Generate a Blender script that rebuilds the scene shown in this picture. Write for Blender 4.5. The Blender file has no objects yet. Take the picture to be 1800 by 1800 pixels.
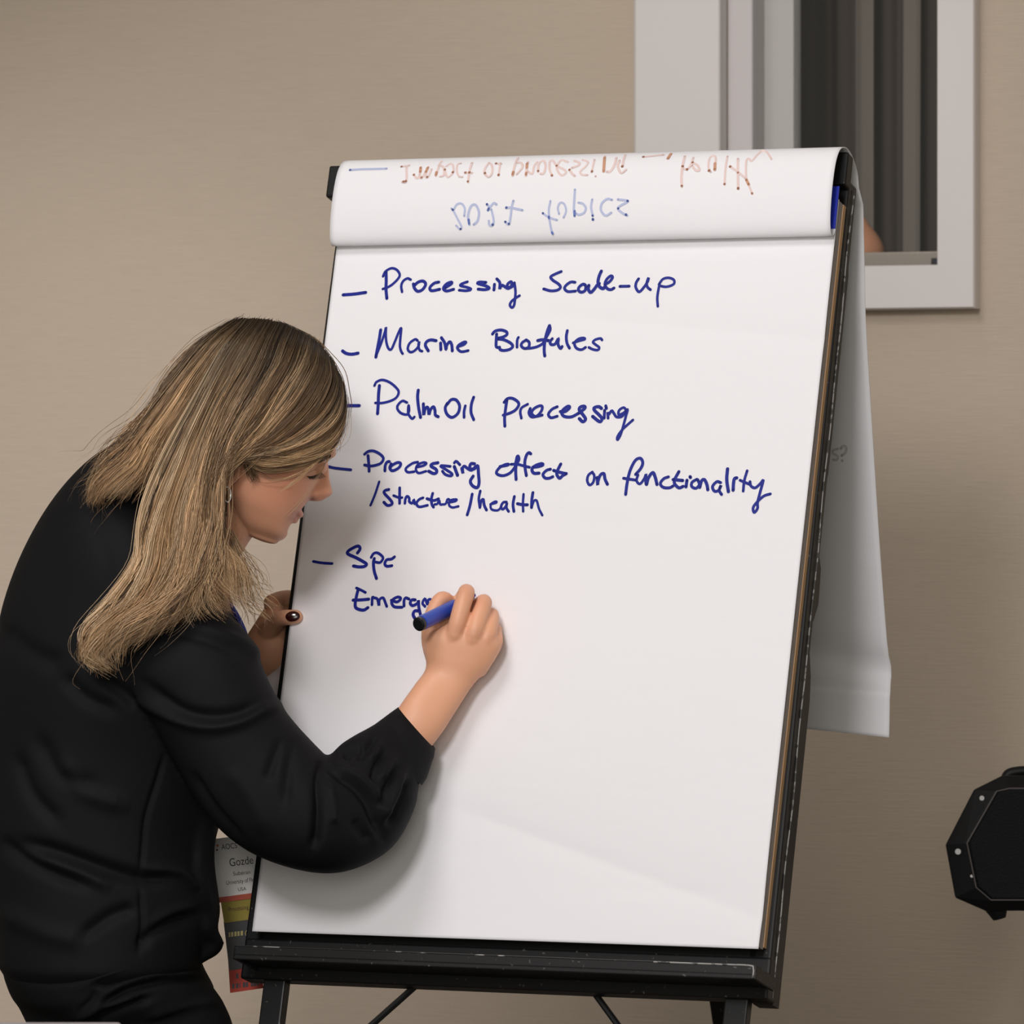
import bpy, bmesh, math, random
import numpy as np
from mathutils import Vector, Matrix
from mathutils.bvhtree import BVHTree
SC = bpy.context.scene
COL = SC.collection
random.seed(7); RNG = np.random.default_rng(11)

# ------------------------------------------------------------------ camera
F = 9000.0; CY = 865.5; CH = 1.33          # focal length in pixels of the 1800 frame, horizon row, lens height
cd = bpy.data.cameras.new('camera'); cam = bpy.data.objects.new('camera', cd); COL.objects.link(cam)
cam.location = (0, 0, CH); cam.rotation_euler = (math.pi/2, 0, 0)
cd.sensor_width = 36; cd.lens = F/1800*36; cd.shift_y = (CY-900)/1800
cd.clip_end = 60
cd.dof.use_dof = True; cd.dof.focus_distance = 6.38; cd.dof.aperture_fstop = 11
SC.camera = cam

# ------------------------------------------------------------------ light
w = bpy.data.worlds.new('world'); SC.world = w; w.use_nodes = True
w.node_tree.nodes['Background'].inputs[0].default_value = (.97, .96, .84, 1)
w.node_tree.nodes['Background'].inputs[1].default_value = .38
def lamp(name, kind, loc, target, energy, size=.3, color=(1, 1, 1), spot=None, blend=.5):
    d = bpy.data.lights.new(name, kind); o = bpy.data.objects.new(name, d); COL.objects.link(o)
    o.location = loc; o.rotation_euler = (Vector(target)-Vector(loc)).to_track_quat('-Z', 'Y').to_euler()
    d.energy = energy; d.color = color
    if kind == 'AREA': d.shape = 'DISK'; d.size = size
    else: d.shadow_soft_size = size
    if spot: d.spot_size = math.radians(spot); d.spot_blend = blend
    return o
lamp('ceiling_downlight', 'SPOT', (-1.03, 4.58, 3.95), (-.1, 6.5, 1.1), 160, .60, (1, .975, .985), 80, .8)
lamp('ceiling_spotlight', 'SPOT', (-1.28, .68, 3.6), (0, 6.6, 1.2), 600, .55, (1, .975, .985), 34, .6)
lamp('room_fill_light', 'AREA', (-1.6, 3.0, 3.9), (-.2, 6.5, 1.0), 8, 1.6, (1, .96, .95))  # added soft fill for the general ambient level
lamp('front_fill_light', 'AREA', (-.3, -1.2, 2.0), (-.1, 6.4, 1.2), 68, 2.2, (1, .97, .90))  # added fill from behind the camera, lifts the shadows and the badge
lamp('wall_fill_spot', 'SPOT', (.1, 7.0, 2.95), (-.1, 8.05, 1.7), 8, .3, (1, .94, .88), 120, 1.0)  # added spot that brightens the upper wall
lamp('side_spotlight', 'SPOT', (-2.4, 4.2, 2.6), (-1.0, 8.2, 1.0), 165, .25, (1, .95, .93), 30, .6)
SC.view_settings.view_transform = 'Standard'; SC.view_settings.look = 'None'
SC.view_settings.exposure = 0.0; SC.view_settings.gamma = 1; SC.view_settings.use_curve_mapping = False

# ------------------------------------------------------------------ helpers
def P(px, py, Y): return np.array([(px-900)*Y/F, Y, CH-(py-CY)*Y/F])
def proj(V): return np.stack([900+F*V[:, 0]/V[:, 1], CY-F*(V[:, 2]-CH)/V[:, 1]], 1)
def cr(pts, n):
    """Catmull-Rom through rows of pts, n samples, even in row parameter"""
    p = np.asarray(pts, float)
    if len(p) < 3: 
        t = np.linspace(0, 1, n)[:, None]; return p[0]*(1-t)+p[-1]*t
    q = np.vstack([2*p[0]-p[1], p, 2*p[-1]-p[-2]])
    t = np.linspace(0, len(p)-1-1e-9, n); i = t.astype(int); f = (t-i)[:, None]
    a, b, c, d = q[i], q[i+1], q[i+2], q[i+3]
    return .5*((2*b)+(c-a)*f+(2*a-5*b+4*c-d)*f**2+(3*b-a-3*c+d)*f**3)
def mat(name, col, rough=.6, metal=0, spec=.5, bump=None, attr=None, noise=None, sub=0, sheen=0, flecks=None):
    m = bpy.data.materials.new(name); m.use_nodes = True; nt = m.node_tree; b = nt.nodes['Principled BSDF']
    b.inputs['Base Color'].default_value = (*col, 1); b.inputs['Roughness'].default_value = rough
    b.inputs['Metallic'].default_value = metal; b.inputs['Specular IOR Level'].default_value = spec
    if sub:
        b.inputs['Subsurface Weight'].default_value = sub; b.inputs['Subsurface Radius'].default_value = (.012, .005, .003); b.inputs['Subsurface Scale'].default_value = .5
    if sheen: b.inputs['Sheen Weight'].default_value = sheen
    tc = nt.nodes.new('ShaderNodeTexCoord')
    def noisetex(scale, stretch=(1, 1, 1), detail=4):
        mp = nt.nodes.new('ShaderNodeMapping'); mp.inputs['Scale'].default_value = stretch
        nt.links.new(tc.outputs['Object'], mp.inputs[0])
        nz = nt.nodes.new('ShaderNodeTexNoise'); nz.inputs['Scale'].default_value = scale; nz.inputs['Detail'].default_value = detail
        nt.links.new(mp.outputs[0], nz.inputs[0]); return nz
    src = None
    if attr:
        a = nt.nodes.new('ShaderNodeAttribute'); a.attribute_name = attr; src = a.outputs[0]
        nt.links.new(src, b.inputs['Base Color'])
    if noise:                                   # (scale, stretch, amount)
        nz = noisetex(noise[0], noise[1]); mx = nt.nodes.new('ShaderNodeMix'); mx.data_type = 'RGBA'; mx.blend_type = 'MULTIPLY'
        mr = nt.nodes.new('ShaderNodeMapRange'); mr.inputs[1].default_value = .3; mr.inputs[2].default_value = .7
        mr.inputs[3].default_value = 1-noise[2]; mr.inputs[4].default_value = 1+noise[2]*.3
        nt.links.new(nz.outputs[0], mr.inputs[0]); mx.inputs[0].default_value = 1
        if src is not None: nt.links.new(src, mx.inputs[6])
        else: mx.inputs[6].default_value = (*col, 1)
        nt.links.new(mr.outputs[0], mx.inputs[7]); nt.links.new(mx.outputs[2], b.inputs['Base Color'])
        src = mx.outputs[2]
    if flecks:                                  # (scale, threshold, colour)
        nz = noisetex(flecks[0], flecks[3] if len(flecks) > 3 else (1, 1, 1), 8); cr_ = nt.nodes.new('ShaderNodeValToRGB')
        cr_.color_ramp.elements[0].position = flecks[1]; cr_.color_ramp.elements[1].position = flecks[1]+.05
        mx = nt.nodes.new('ShaderNodeMix'); mx.data_type = 'RGBA'
        nt.links.new(nz.outputs[0], cr_.inputs[0]); nt.links.new(cr_.outputs[0], mx.inputs[0])
        if src is not None: nt.links.new(src, mx.inputs[6])
        else: mx.inputs[6].default_value = (*col, 1)
        mx.inputs[7].default_value = (*flecks[2], 1); nt.links.new(mx.outputs[2], b.inputs['Base Color'])
    if bump:                                    # list of (scale, stretch, strength, distance)
        prev = None
        for s, st, k, dist in bump:
            nz = noisetex(s, st); bp = nt.nodes.new('ShaderNodeBump'); bp.inputs['Strength'].default_value = k; bp.inputs['Distance'].default_value = dist
            nt.links.new(nz.outputs[0], bp.inputs['Height'])
            if prev is not None: nt.links.new(prev, bp.inputs['Normal'])
            prev = bp.outputs[0]
        nt.links.new(prev, b.inputs['Normal'])
    return m
def fast_mesh(name, V, quads, smooth=True):
    V = np.asarray(V, np.float32); Q = np.asarray(quads, np.int32); n = Q.shape[1]
    me = bpy.data.meshes.new(name); me.vertices.add(len(V)); me.vertices.foreach_set('co', V.ravel())
    me.loops.add(Q.size); me.loops.foreach_set('vertex_index', Q.ravel())
    me.polygons.add(len(Q)); me.polygons.foreach_set('loop_start', np.arange(0, Q.size, n, dtype=np.int32))
    me.polygons.foreach_set('loop_total', np.full(len(Q), n, np.int32))
    me.update(calc_edges=True); me.validate()
    if smooth: me.polygons.foreach_set('use_smooth', np.ones(len(me.polygons), bool))
    return me
class MB:
    """collects closed pieces, links them as ONE mesh object"""
    def __init__(s): s.v = []; s.f = []; s.n = 0
    def add(s, V, Fs):
        V = [tuple(map(float, x)) for x in V]; s.v += V; s.f += [tuple(i+s.n for i in f) for f in Fs]; s.n += len(V); return s
    def box(s, o, ax, ay, az, lo, hi):
        o, ax, ay, az = map(np.asarray, (o, ax, ay, az)); vs = []
        for k in (lo[2], hi[2]):
            for x, y in ((lo[0], lo[1]), (hi[0], lo[1]), (hi[0], hi[1]), (lo[0], hi[1])): vs.append(o+ax*x+ay*y+az*k)
        return s.add(vs, [(3, 2, 1, 0), (4, 5, 6, 7), (0, 1, 5, 4), (1, 2, 6, 5), (2, 3, 7, 6), (3, 0, 4, 7)])
    def loft(s, rings, cap=True):
        n = len(rings[0]); V = [p for r in rings for p in r]; Fs = []
        for i in range(len(rings)-1):
            for j in range(n):
                k = (j+1) % n; Fs.append((i*n+j, i*n+k, (i+1)*n+k, (i+1)*n+j))
        if cap: Fs.append(tuple(range(n-1, -1, -1))); Fs.append(tuple(range((len(rings)-1)*n, len(rings)*n)))
        return s.add(V, Fs)
    def tube(s, pts, rad, n=10, caps=True, round_ends=False):
        p = np.asarray(pts, float); r = np.broadcast_to(np.asarray(rad, float), (len(p),)).copy()
        if round_ends:
            d0 = (p[0]-p[1])/np.linalg.norm(p[0]-p[1]); d1 = (p[-1]-p[-2])/np.linalg.norm(p[-1]-p[-2])
            hp = [p[0]+d0*r[0]*math.sin(a) for a in (1.4, 1.0, .5)]; hr = [r[0]*math.cos(a) for a in (1.4, 1.0, .5)]
            tp = [p[-1]+d1*r[-1]*math.sin(a) for a in (.5, 1.0, 1.4)]; tr = [r[-1]*math.cos(a) for a in (.5, 1.0, 1.4)]
            p = np.vstack([hp, p, tp]); r = np.concatenate([hr, r, tr])
        T = np.gradient(p, axis=0); T /= np.linalg.norm(T, axis=1)[:, None]+1e-12
        up = np.array([0, 0, 1.]) if abs(T[0][2]) < .9 else np.array([0, 1., 0])
        rings = []; nrm = np.cross(T[0], up); nrm /= np.linalg.norm(nrm)
        for i in range(len(p)):
            nrm = nrm-T[i]*nrm.dot(T[i]); nrm /= np.linalg.norm(nrm)+1e-12; bi = np.cross(T[i], nrm)
            rings.append([p[i]+r[i]*(math.cos(a)*nrm+math.sin(a)*bi) for a in np.linspace(0, 2*math.pi, n, endpoint=False)])
        return s.loft(rings, caps)
    def ball(s, c, rx, ry=None, rz=None, n=14, R=None):
        ry = ry or rx; rz = rz or rx; c = np.asarray(c, float); rings = []
        for i in range(n+1):
            th = math.pi*(i/n)*.998+.001*math.pi; ring = []
            for a in np.linspace(0, 2*math.pi, n*2, endpoint=False):
                v = np.array([rx*math.sin(th)*math.cos(a), ry*math.sin(th)*math.sin(a), rz*math.cos(th)])
                if R is not None: v = R@v
                ring.append(c+v)
            rings.append(ring)
        return s.loft(rings)
    def sec(s, secs, n=40, m=60, hw=1.0, front=0.0, shrink=1.0):
        """loft through sections (A px, B px, Y or (YA,YB), half depth): A and B lie on the outline"""
        rows = []
        for A, B, Y, hd in secs:
            YA, YB = Y if isinstance(Y, tuple) else (Y, Y)
            a = P(*A, YA); b = P(*B, YB); c = (a+b)/2; a = c+(a-c)*shrink; b = c+(b-c)*shrink
            rows.append(np.concatenate([a, b, [hd*shrink]]))
        rows = cr(rows, m) if len(rows) > 2 else np.array(rows); rings = []
        for r in rows:
            a, b, hd = r[:3], r[3:6], max(r[6], .002); c = (a+b)/2; e = (a-b)/2; d = np.array([0, 1., 0]); en = e/(np.linalg.norm(e)+1e-9)
            d = d-en*d.dot(en); d /= np.linalg.norm(d); ring = []
            for t in np.linspace(0, 2*math.pi, n, endpoint=False):
                ct, st = math.cos(t), math.sin(t); q = 2/2.3
                x = math.copysign(abs(ct)**q, ct); y = math.copysign(abs(st)**q, st)
                ring.append(c+e*x+d*hd*y*(1-front*x))
            rings.append(ring)
        # rounded caps
        def capring(r0, r1, k):
            r0 = np.array(r0); r1 = np.array(r1); c = r0.mean(0); ax = (r0-r1).mean(0); ax /= np.linalg.norm(ax)+1e-9
            rr = np.abs(r0-c).max()*.35
            return [c+(p-c)*math.cos(k)+ax*rr*math.sin(k) for p in r0]
        rings = [capring(rings[0], rings[1], k) for k in (1.45, 1.1, .6)]+rings+[capring(rings[-1], rings[-2], k) for k in (.6, 1.1, 1.45)]
        return s.loft(rings)
    def build(s, name, m, parent=None, smooth=False, bevel=0, seg=2):
        me = bpy.data.meshes.new(name); me.from_pydata(s.v, [], s.f)
        bm = bmesh.new(); bm.from_mesh(me); bmesh.ops.recalc_face_normals(bm, faces=bm.faces); bm.to_mesh(me); bm.free()
        if m: me.materials.append(m)
        return link(name, me, parent, smooth, bevel, seg)
def link(name, me, parent=None, smooth=False, bevel=0, seg=2):
    o = bpy.data.objects.new(name, me); COL.objects.link(o)
    if smooth:
        for p in me.polygons: p.use_smooth = True
    if parent is not None:
        o.parent = parent; o.matrix_parent_inverse = Matrix.Translation(-Vector(parent.location))
    if bevel:
        b = o.modifiers.new('bevel', 'BEVEL'); b.width = bevel; b.segments = seg; b.limit_method = 'ANGLE'
    return o
def thing(name, loc, label, cat, group=None):
    o = bpy.data.objects.new(name, None); COL.objects.link(o); o.location = tuple(float(x) for x in loc); o.empty_display_size = .05
    return tag(o, label, cat, group)
def tag(o, label, cat, group=None):
    o['label'] = label; o['category'] = cat
    if group: o['group'] = group
    return o
def struct(o): o['kind'] = 'structure'; return o
def remesh(o, voxel, it=6, fac=.5):
    r = o.modifiers.new('r', 'REMESH'); r.mode = 'VOXEL'; r.voxel_size = voxel; r.use_smooth_shade = True
    if it:
        sm = o.modifiers.new('s', 'SMOOTH'); sm.iterations = it; sm.factor = fac
    bpy.context.view_layer.update()
    dg = bpy.context.evaluated_depsgraph_get(); me = bpy.data.meshes.new_from_object(o.evaluated_get(dg))
    mats = list(o.data.materials); old = o.data; o.modifiers.clear(); o.data = me; me.name = o.name
    if not me.materials:
        for m in mats: me.materials.append(m)
    bpy.data.meshes.remove(old)
    for p in me.polygons: p.use_smooth = True
    return o
def verts(me):
    v = np.empty(len(me.vertices)*3, np.float32); me.vertices.foreach_get('co', v); return v.reshape(-1, 3).astype(float)
def norms(me):
    v = np.empty(len(me.vertices)*3, np.float32); me.vertices.foreach_get('normal', v); return v.reshape(-1, 3).astype(float)
def set_color(me, C, name='tint'):
    a = me.color_attributes.new(name, 'FLOAT_COLOR', 'POINT'); c = np.ones((len(C), 4), np.float32); c[:, :3] = C; a.data.foreach_set('color', c.ravel())

# board plane of the easel: O bottom centre of the pad, r along it, u up it, n out of it
YAW, TILT = math.radians(22.7), math.radians(17.0)
O = np.array([-.015, 6.297, CH-.55]); r_ = np.array([math.cos(YAW), -math.sin(YAW), 0]); b_ = np.array([math.sin(YAW), math.cos(YAW), 0])
u_ = np.array([0, 0, 1.])*math.cos(TILT)+b_*math.sin(TILT); n_ = -b_*math.cos(TILT)+np.array([0, 0, 1.])*math.sin(TILT)
CAM = np.array([0, 0, CH])
def B(a, h, d=0): return O+r_*a+u_*h+n_*d
def pl(px, py, d=0):
    dr = np.array([(px-900)/F, 1, -(py-CY)/F]); t = ((O+n_*d-CAM).dot(n_))/dr.dot(n_); return CAM+dr*t
def ah(p): return np.array([(p-O).dot(r_), (p-O).dot(u_)])
# wall
WY = math.radians(20); W0 = np.array([.5, 7.8, 0]); rw = np.array([math.cos(WY), -math.sin(WY), 0]); bw = np.array([math.sin(WY), math.cos(WY), 0]); zz = np.array([0, 0, 1.])
def wl(px, py, d=0):
    """point of the wall plane (d in front of it) seen at a pixel, as (along, height)"""
    dr = np.array([(px-900)/F, 1, -(py-CY)/F]); t = ((W0-bw*d-CAM).dot(bw))/dr.dot(bw); p = CAM+dr*t
    return (p-W0).dot(rw), p[2]

# ------------------------------------------------------------------ materials
M = {}
M['wall'] = mat('linen_wallcovering', (.54, .445, .355), .85, spec=.2, noise=(9, (3, 3, 60), .06), bump=[(60, (.3, .3, 9), .22, .003), (60, (3.2, 3.2, .35), .10, .002)])
M['carpet'] = mat('carpet', (.12, .10, .09), .95, noise=(60, (1, 1, 1), .4))
M['ceil'] = mat('ceiling_paint', (.75, .72, .68), .9)
M['trim'] = mat('window_trim_paint', (.70, .655, .64), .45)
M['jamb'] = mat('jamb_metal', (.50, .475, .46), .4, metal=.1)
M['jamb2'] = mat('grey_jamb_paint', (.60, .56, .555), .5)
M['dark_alu'] = mat('dark_aluminium', (.03, .03, .035), .35, metal=.4)
M['sill'] = mat('sill_metal', (.34, .30, .26), .3, metal=.5)
M['curtain'] = mat('brown_curtain', (.075, .057, .050), .8, spec=.2)
M['lit_pleat'] = mat('lit_pleat_tone', (.20, .175, .15), .8, spec=.2)
M['paper'] = mat('white_paper', (.87, .85, .87), .75, spec=.25, bump=[(14, (1, 1, 3.5), .13, .006)])
M['paper_edge'] = mat('stacked_page_edges', (.42, .37, .35), .8, noise=(300, (8, 8, .2), .4))
M['card'] = mat('tan_cardboard', (.55, .33, .17), .8)
M['black'] = mat('black_painted_metal', (.0085, .008, .0085), .42, spec=.35, flecks=(170, .655, (.085, .078, .072)))
M['blackp'] = mat('plain_black_metal', (.007, .007, .0075), .42, spec=.35)
M['worn'] = mat('worn_bare_edge', (.30, .285, .27), .5, metal=.0, flecks=(90, .50, (.05, .048, .046)))
M['ink'] = mat('blue_marker_ink', (.004, .013, .25), .5, spec=.3)
M['fblue'] = mat('faded_blue_bleed', (.48, .52, .72), .7)
M['fblued'] = mat('blue_bleed_spot', (.14, .20, .52), .7)
M['forange'] = mat('faded_red_bleed', (.79, .61, .575), .7)
M['foranged'] = mat('red_bleed_spot', (.60, .31, .20), .7)
M['fgrey'] = mat('faint_grey_bleed', (.60, .56, .56), .8)
M['bluebind'] = mat('blue_binding', (.01, .03, .5), .5)
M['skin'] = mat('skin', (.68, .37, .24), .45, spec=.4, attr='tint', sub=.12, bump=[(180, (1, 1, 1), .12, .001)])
M['hair'] = mat('dyed_hair', (.4, .27, .16), .45, spec=.22, attr='tint')
M['jacket'] = mat('black_crepe', (.0068, .0066, .0078), .72, spec=.13, sheen=.0, bump=[(900, (1, 1, 1), .1, .0005)])
M['cuff'] = mat('black_cuff_cloth', (.0075, .0072, .0078), .7, spec=.14)
M['jeans'] = mat('black_denim', (.0065, .0063, .0068), .8, spec=.12, noise=(700, (1, 1, 1), .25))
M['shoe'] = mat('black_leather', (.012, .011, .011), .35)
M['nail'] = mat('dark_red_polish', (.03, .004, .004), .12)
M['nailr'] = mat('red_polish', (.35, .02, .015), .2)
M['brow'] = mat('brow_hair', (.05, .03, .02), .6)
M['silver'] = mat('silver', (.8, .8, .78), .2, metal=1)
M['screw'] = mat('screw_steel', (.30, .29, .28), .4, metal=.3)
M['mblue'] = mat('blue_marker_plastic', (.018, .06, .42), .28)
M['mblack'] = mat('black_marker_plastic', (.008, .008, .009), .3)
M['bcard'] = mat('badge_card', (.88, .85, .83), .5)
M['orange'] = mat('orange_strip', (.52, .07, .025), .5)
M['yellow'] = mat('olive_yellow_ribbon', (.32, .25, .025), .6)
M['rblack'] = mat('black_ribbon', (.028, .027, .03), .5)
M['rred'] = mat('red_ribbon', (.40, .03, .012), .6)
M['btext'] = mat('badge_print', (.03, .03, .03), .6)
M['brown_text'] = mat('dark_brown_print', (.07, .02, .01), .6)
M['gold'] = mat('gold_print', (.45, .37, .12), .4)
M['logo'] = mat('logo_orange', (.7, .2, .05), .5)
M['lanyard'] = mat('blue_lanyard', (.02, .05, .4), .6)
M['spk'] = mat('speaker_cabinet_black', (.0042, .0042, .0048), .55, spec=.3, bump=[(300, (1, 1, 1), .15, .001)])
M['grille'] = mat('speaker_grille', (.005, .005, .006), .7, spec=.2, bump=[(420, (1, 1, 1), .8, .002)])
M['peach'] = mat('peach_tone', (.62, .28, .15), .6)
M['table'] = mat('grey_table_top', (.42, .39, .40), .5)
gl = bpy.data.materials.new('window_glass'); gl.use_nodes = True; nt = gl.node_tree; nt.nodes.clear()
out = nt.nodes.new('ShaderNodeOutputMaterial'); mx = nt.nodes.new('ShaderNodeMixShader'); tr = nt.nodes.new('ShaderNodeBsdfTransparent'); gs = nt.nodes.new('ShaderNodeBsdfGlossy')
gs.inputs[1].default_value = .03; fr = nt.nodes.new('ShaderNodeFresnel'); fr.inputs[0].default_value = 1.45
nt.links.new(fr.outputs[0], mx.inputs[0]); nt.links.new(tr.outputs[0], mx.inputs[1]); nt.links.new(gs.outputs[0], mx.inputs[2]); nt.links.new(mx.outputs[0], out.inputs[0])
M['glass'] = gl

# ------------------------------------------------------------------ the room
struct(MB().box((0, 5, 0), (1, 0, 0), (0, 1, 0), zz, (-6, -7, -.05), (6, 7, 0)).build('floor', M['carpet']))
struct(MB().box((0, 5, 0), (1, 0, 0), (0, 1, 0), zz, (-6, -7, 4.2), (6, 7, 4.25)).build('ceiling', M['ceil']))
# window opening in wall coordinates
fl, _ = wl(1112, 0, .035); fr_, ft = wl(1713, 543, .035); _, fb = wl(1620, 543, .035)
il, _ = wl(1265, 0, .035); ir, _ = wl(1647, 0, .035); _, ib = wl(1600, 466, .035)
OT = 2.55                                     # top of the opening, above the frame of the photograph
def wbox(mb, a0, a1, z0, z1, d0, d1): return mb.box(W0, rw, zz, bw, (a0, z0, d0), (a1, z1, d1))
mb = MB()
wbox(mb, -7, il, 0, 4.2, 0, .12); wbox(mb, ir, 4, 0, 4.2, 0, .12); wbox(mb, il, ir, 0, ib, 0, .12); wbox(mb, il, ir, OT, 4.2, 0, .12)
struct(mb.build('wall_back', M['wall']))
win = bpy.data.objects.new('window_1', None); COL.objects.link(win); win.location = tuple(W0+rw*(il+ir)/2+zz*ib); struct(win)
mb = MB()
def frame_ring(mb, o, i, d0, d1):
    wbox(mb, o[0], i[0], o[2], o[3], d0, d1); wbox(mb, i[1], o[1], o[2], o[3], d0, d1)
    wbox(mb, i[0], i[1], o[2], i[2], d0, d1); wbox(mb, i[0], i[1], i[3], o[3], d0, d1)
def wp(a, z, d): return W0+rw*a+zz*z+bw*d
def casing(mb, prof, m):
    """mitred ring swept round the opening; prof = (outward offset from the opening, depth)"""
    rings = []
    for (sa, sz) in ((0, 0), (1, 0), (1, 1), (0, 1)):
        ring = []
        for o, d in prof:
            wl0 = (il-fl, ir-il, fr_-ir)
            a = il-o*(il-fl) if sa == 0 else ir+o*(fr_-ir); z = ib-o*(ib-fb) if sz == 0 else OT+o*.12
            ring.append(wp(a, z, d))
        rings.append(ring)
    n = len(prof); V = [p for r in rings for p in r]; Fs = []
    for i in range(4):
        k = (i+1) % 4
        for j in range(n): l = (j+1) % n; Fs.append((i*n+j, i*n+l, k*n+l, k*n+j))
    return mb.add(V, Fs)
casing(mb, [(0, 0), (0, -.033), (.015, -.035), (.965, -.035), (1, -.030), (1, 0)], None).build('window_frame', M['trim'], win)
# jambs: left reveal, sash set back in the opening
D = .08
mb = MB(); wbox(mb, il-.012, il, ib, OT, 0, D+.05); mb.build('jamb', M['trim'], win)
mb = MB(); wbox(mb, il-.005, il+.039, ib, OT, .008, .03); mb.build('jamb_stop', M['jamb2'], win, bevel=.003)
mb = MB(); wbox(mb, il-.004, il+.036, ib, OT, .03, D+.04); mb.build('jamb_channel', M['jamb'], win)
mb = MB(); wbox(mb, ir, ir+.015, ib, OT, 0, D+.05); mb.build('jamb', M['trim'], win)
mb = MB(); wbox(mb, ir-.008, ir+.001, ib, OT, .004, .03); wbox(mb, ir-.02, ir+.001, ib, ib+.012, .004, .03); mb.build('dark_strip', M['dark_alu'], win, bevel=.001)  # thin dark strip at the right of the opening and its foot
mb = MB(); wbox(mb, il-.01, ir+.015, ib-.015, ib, 0, D+.05); mb.build('window_sill', M['trim'], win)
mb = MB(); wbox(mb, il-.01, ir+.015, OT, OT+.015, 0, D+.05); mb.build('window_head', M['trim'], win)
st_, _ = wl(1395, 0, -D); _, rl_ = wl(1560, 443, -D)
for q0, q1 in ((il+.03, st_), (ir-.03, ir+.015)): wbox(MB(), q0, q1, ib, OT, D, D+.04).build('sash_stile', M['jamb'], win, bevel=.003)
for q0, q1 in ((ib, rl_), (OT-.05, OT)): wbox(MB(), st_, ir-.03, q0, q1, D+.002, D+.038).build('sash_rail', M['sill'], win, bevel=.002)
mb = MB(); wbox(mb, st_-.005, ir-.025, rl_-.005, OT-.045, D+.018, D+.024); mb.build('pane', M['glass'], win)
# back of the niche
mb = MB(); wbox(mb, il-.3, ir+.8, ib-.3, OT+.3, .75, .8); mb.build('niche_back', M['dark_alu'], win)
# curtain behind the glass, pleated
def curtain(name, a0, a1, dep, m, amp, wl_, label, phase=0):
    na = 220; zs = np.linspace(ib-.12, OT+.05, 24); V = []; Q = []
    for z in zs:
        for i in range(na):
            a = a0+(a1-a0)*i/(na-1); x = a/wl_*2*math.pi+phase; d = dep+amp*(math.sin(x)+.35*math.sin(2.3*x+1))+.004*math.sin(3*z+a*20)
            V.append(W0+rw*a+zz*z+bw*d)
    for k in range(len(zs)-1):
        for i in range(na-1): Q.append((k*na+i, k*na+i+1, (k+1)*na+i+1, (k+1)*na+i))
    o = link(name, fast_mesh(name, V, Q)); o.data.materials.append(m)
    s = o.modifiers.new('t', 'SOLIDIFY'); s.thickness = .003
    return tag(o, label, 'curtain')
a_l, _ = wl(1395, 0, -.3); a_r, _ = wl(1660, 0, -.3)
curtain('curtain', a_l-.12, a_r+.25, .42, M['curtain'], .018, .085, 'dark brown pleated curtain hanging behind the window glass')
for k, (p0, p1) in enumerate(((1499, 1533), (1583, 1612))):  # paler strips: pleats catching light, put into the cloth colour
    a0, _ = wl(p0, 0, -.36); a1, _ = wl(p1, 0, -.36)
    curtain('curtain', a0, a1, .375, M['lit_pleat'], .004, .05, ('lighter curtain strip imitating a lit pleat behind the glass, directly beside the easel top', 'lighter curtain strip imitating a lit pleat behind the glass, nearer the right window frame')[k], k)
# rounded peach form set behind the glass
oa, oz = wl(1509, 440, -.28)
prof = [(.0, .0), (.030, .001), (.037, .012), (.036, .026), (.028, .042), (.016, .056), (.008, .068), (.0, .072)]
oc = W0+rw*oa+bw*.285+zz*(oz-.02)
rings = [[oc+np.array([max(r, .0006)*1.05*math.cos(t), max(r, .0006)*1.05*math.sin(t), z*1.05]) for t in np.linspace(0, 2*math.pi, 28, endpoint=False)] for r, z in cr(prof, 24)]
tag(MB().loft(rings).build('rounded_form', M['peach'], smooth=True), 'small peach pear-shaped form behind the window glass beside the easel', 'rounded_form')
mb = MB(); wbox(mb, il-.1, ir+.6, ib-.2, oz-.02, .235, .36); mb.build('inner_ledge', M['dark_alu'], win)

# ------------------------------------------------------------------ easel
E = thing('easel', (B(0, 0)[0], B(0, 0)[1]+.3, 0), 'black metal flip chart easel with scratched tray, standing before the window wall', 'easel')
def bbox(mb, a0, a1, h0, h1, d0, d1): return mb.box(O, r_, u_, n_, (a0, h0, d0), (a1, h1, d1))
AL, AR = -.3600, .3445
bbox(MB(), AL+.02, AR-.02, -.02, .985, -.036, -.0285).build('board_panel', M['blackp'], E)
bbox(MB(), AR-.03, AR, -.056, .996, -.060, -.0285).build('side_rail', M['black'], E, bevel=.003)
bbox(MB(), AL, AL+.03, -.056, .996, -.060, -.0285).build('side_rail', M['black'], E, bevel=.003)
bbox(MB(), AL+.03, AR-.03, .962, .996, -.058, -.0285).build('top_rail', M['black'], E, bevel=.003)
bbox(MB(), AL+.002, AR+.001, -.056, -.004, -.056, -.026).build('bottom_rail', M['black'], E, bevel=.003)
bbox(MB(), -.3720, AR+.003, .982, 1.026, -.0285, -.006).build('clamp_bar', M['blackp'], E, bevel=.003)
# bright worn ridge along the right rail
pts = [B(AR+.0012+.0006*math.sin(h*40), h, -.0455+.0012*math.sin(h*23)) for h in np.linspace(-.05, .988, 60)]
MB().tube(pts, .0009, 6).build('worn_edge', M['worn'], E)
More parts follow.
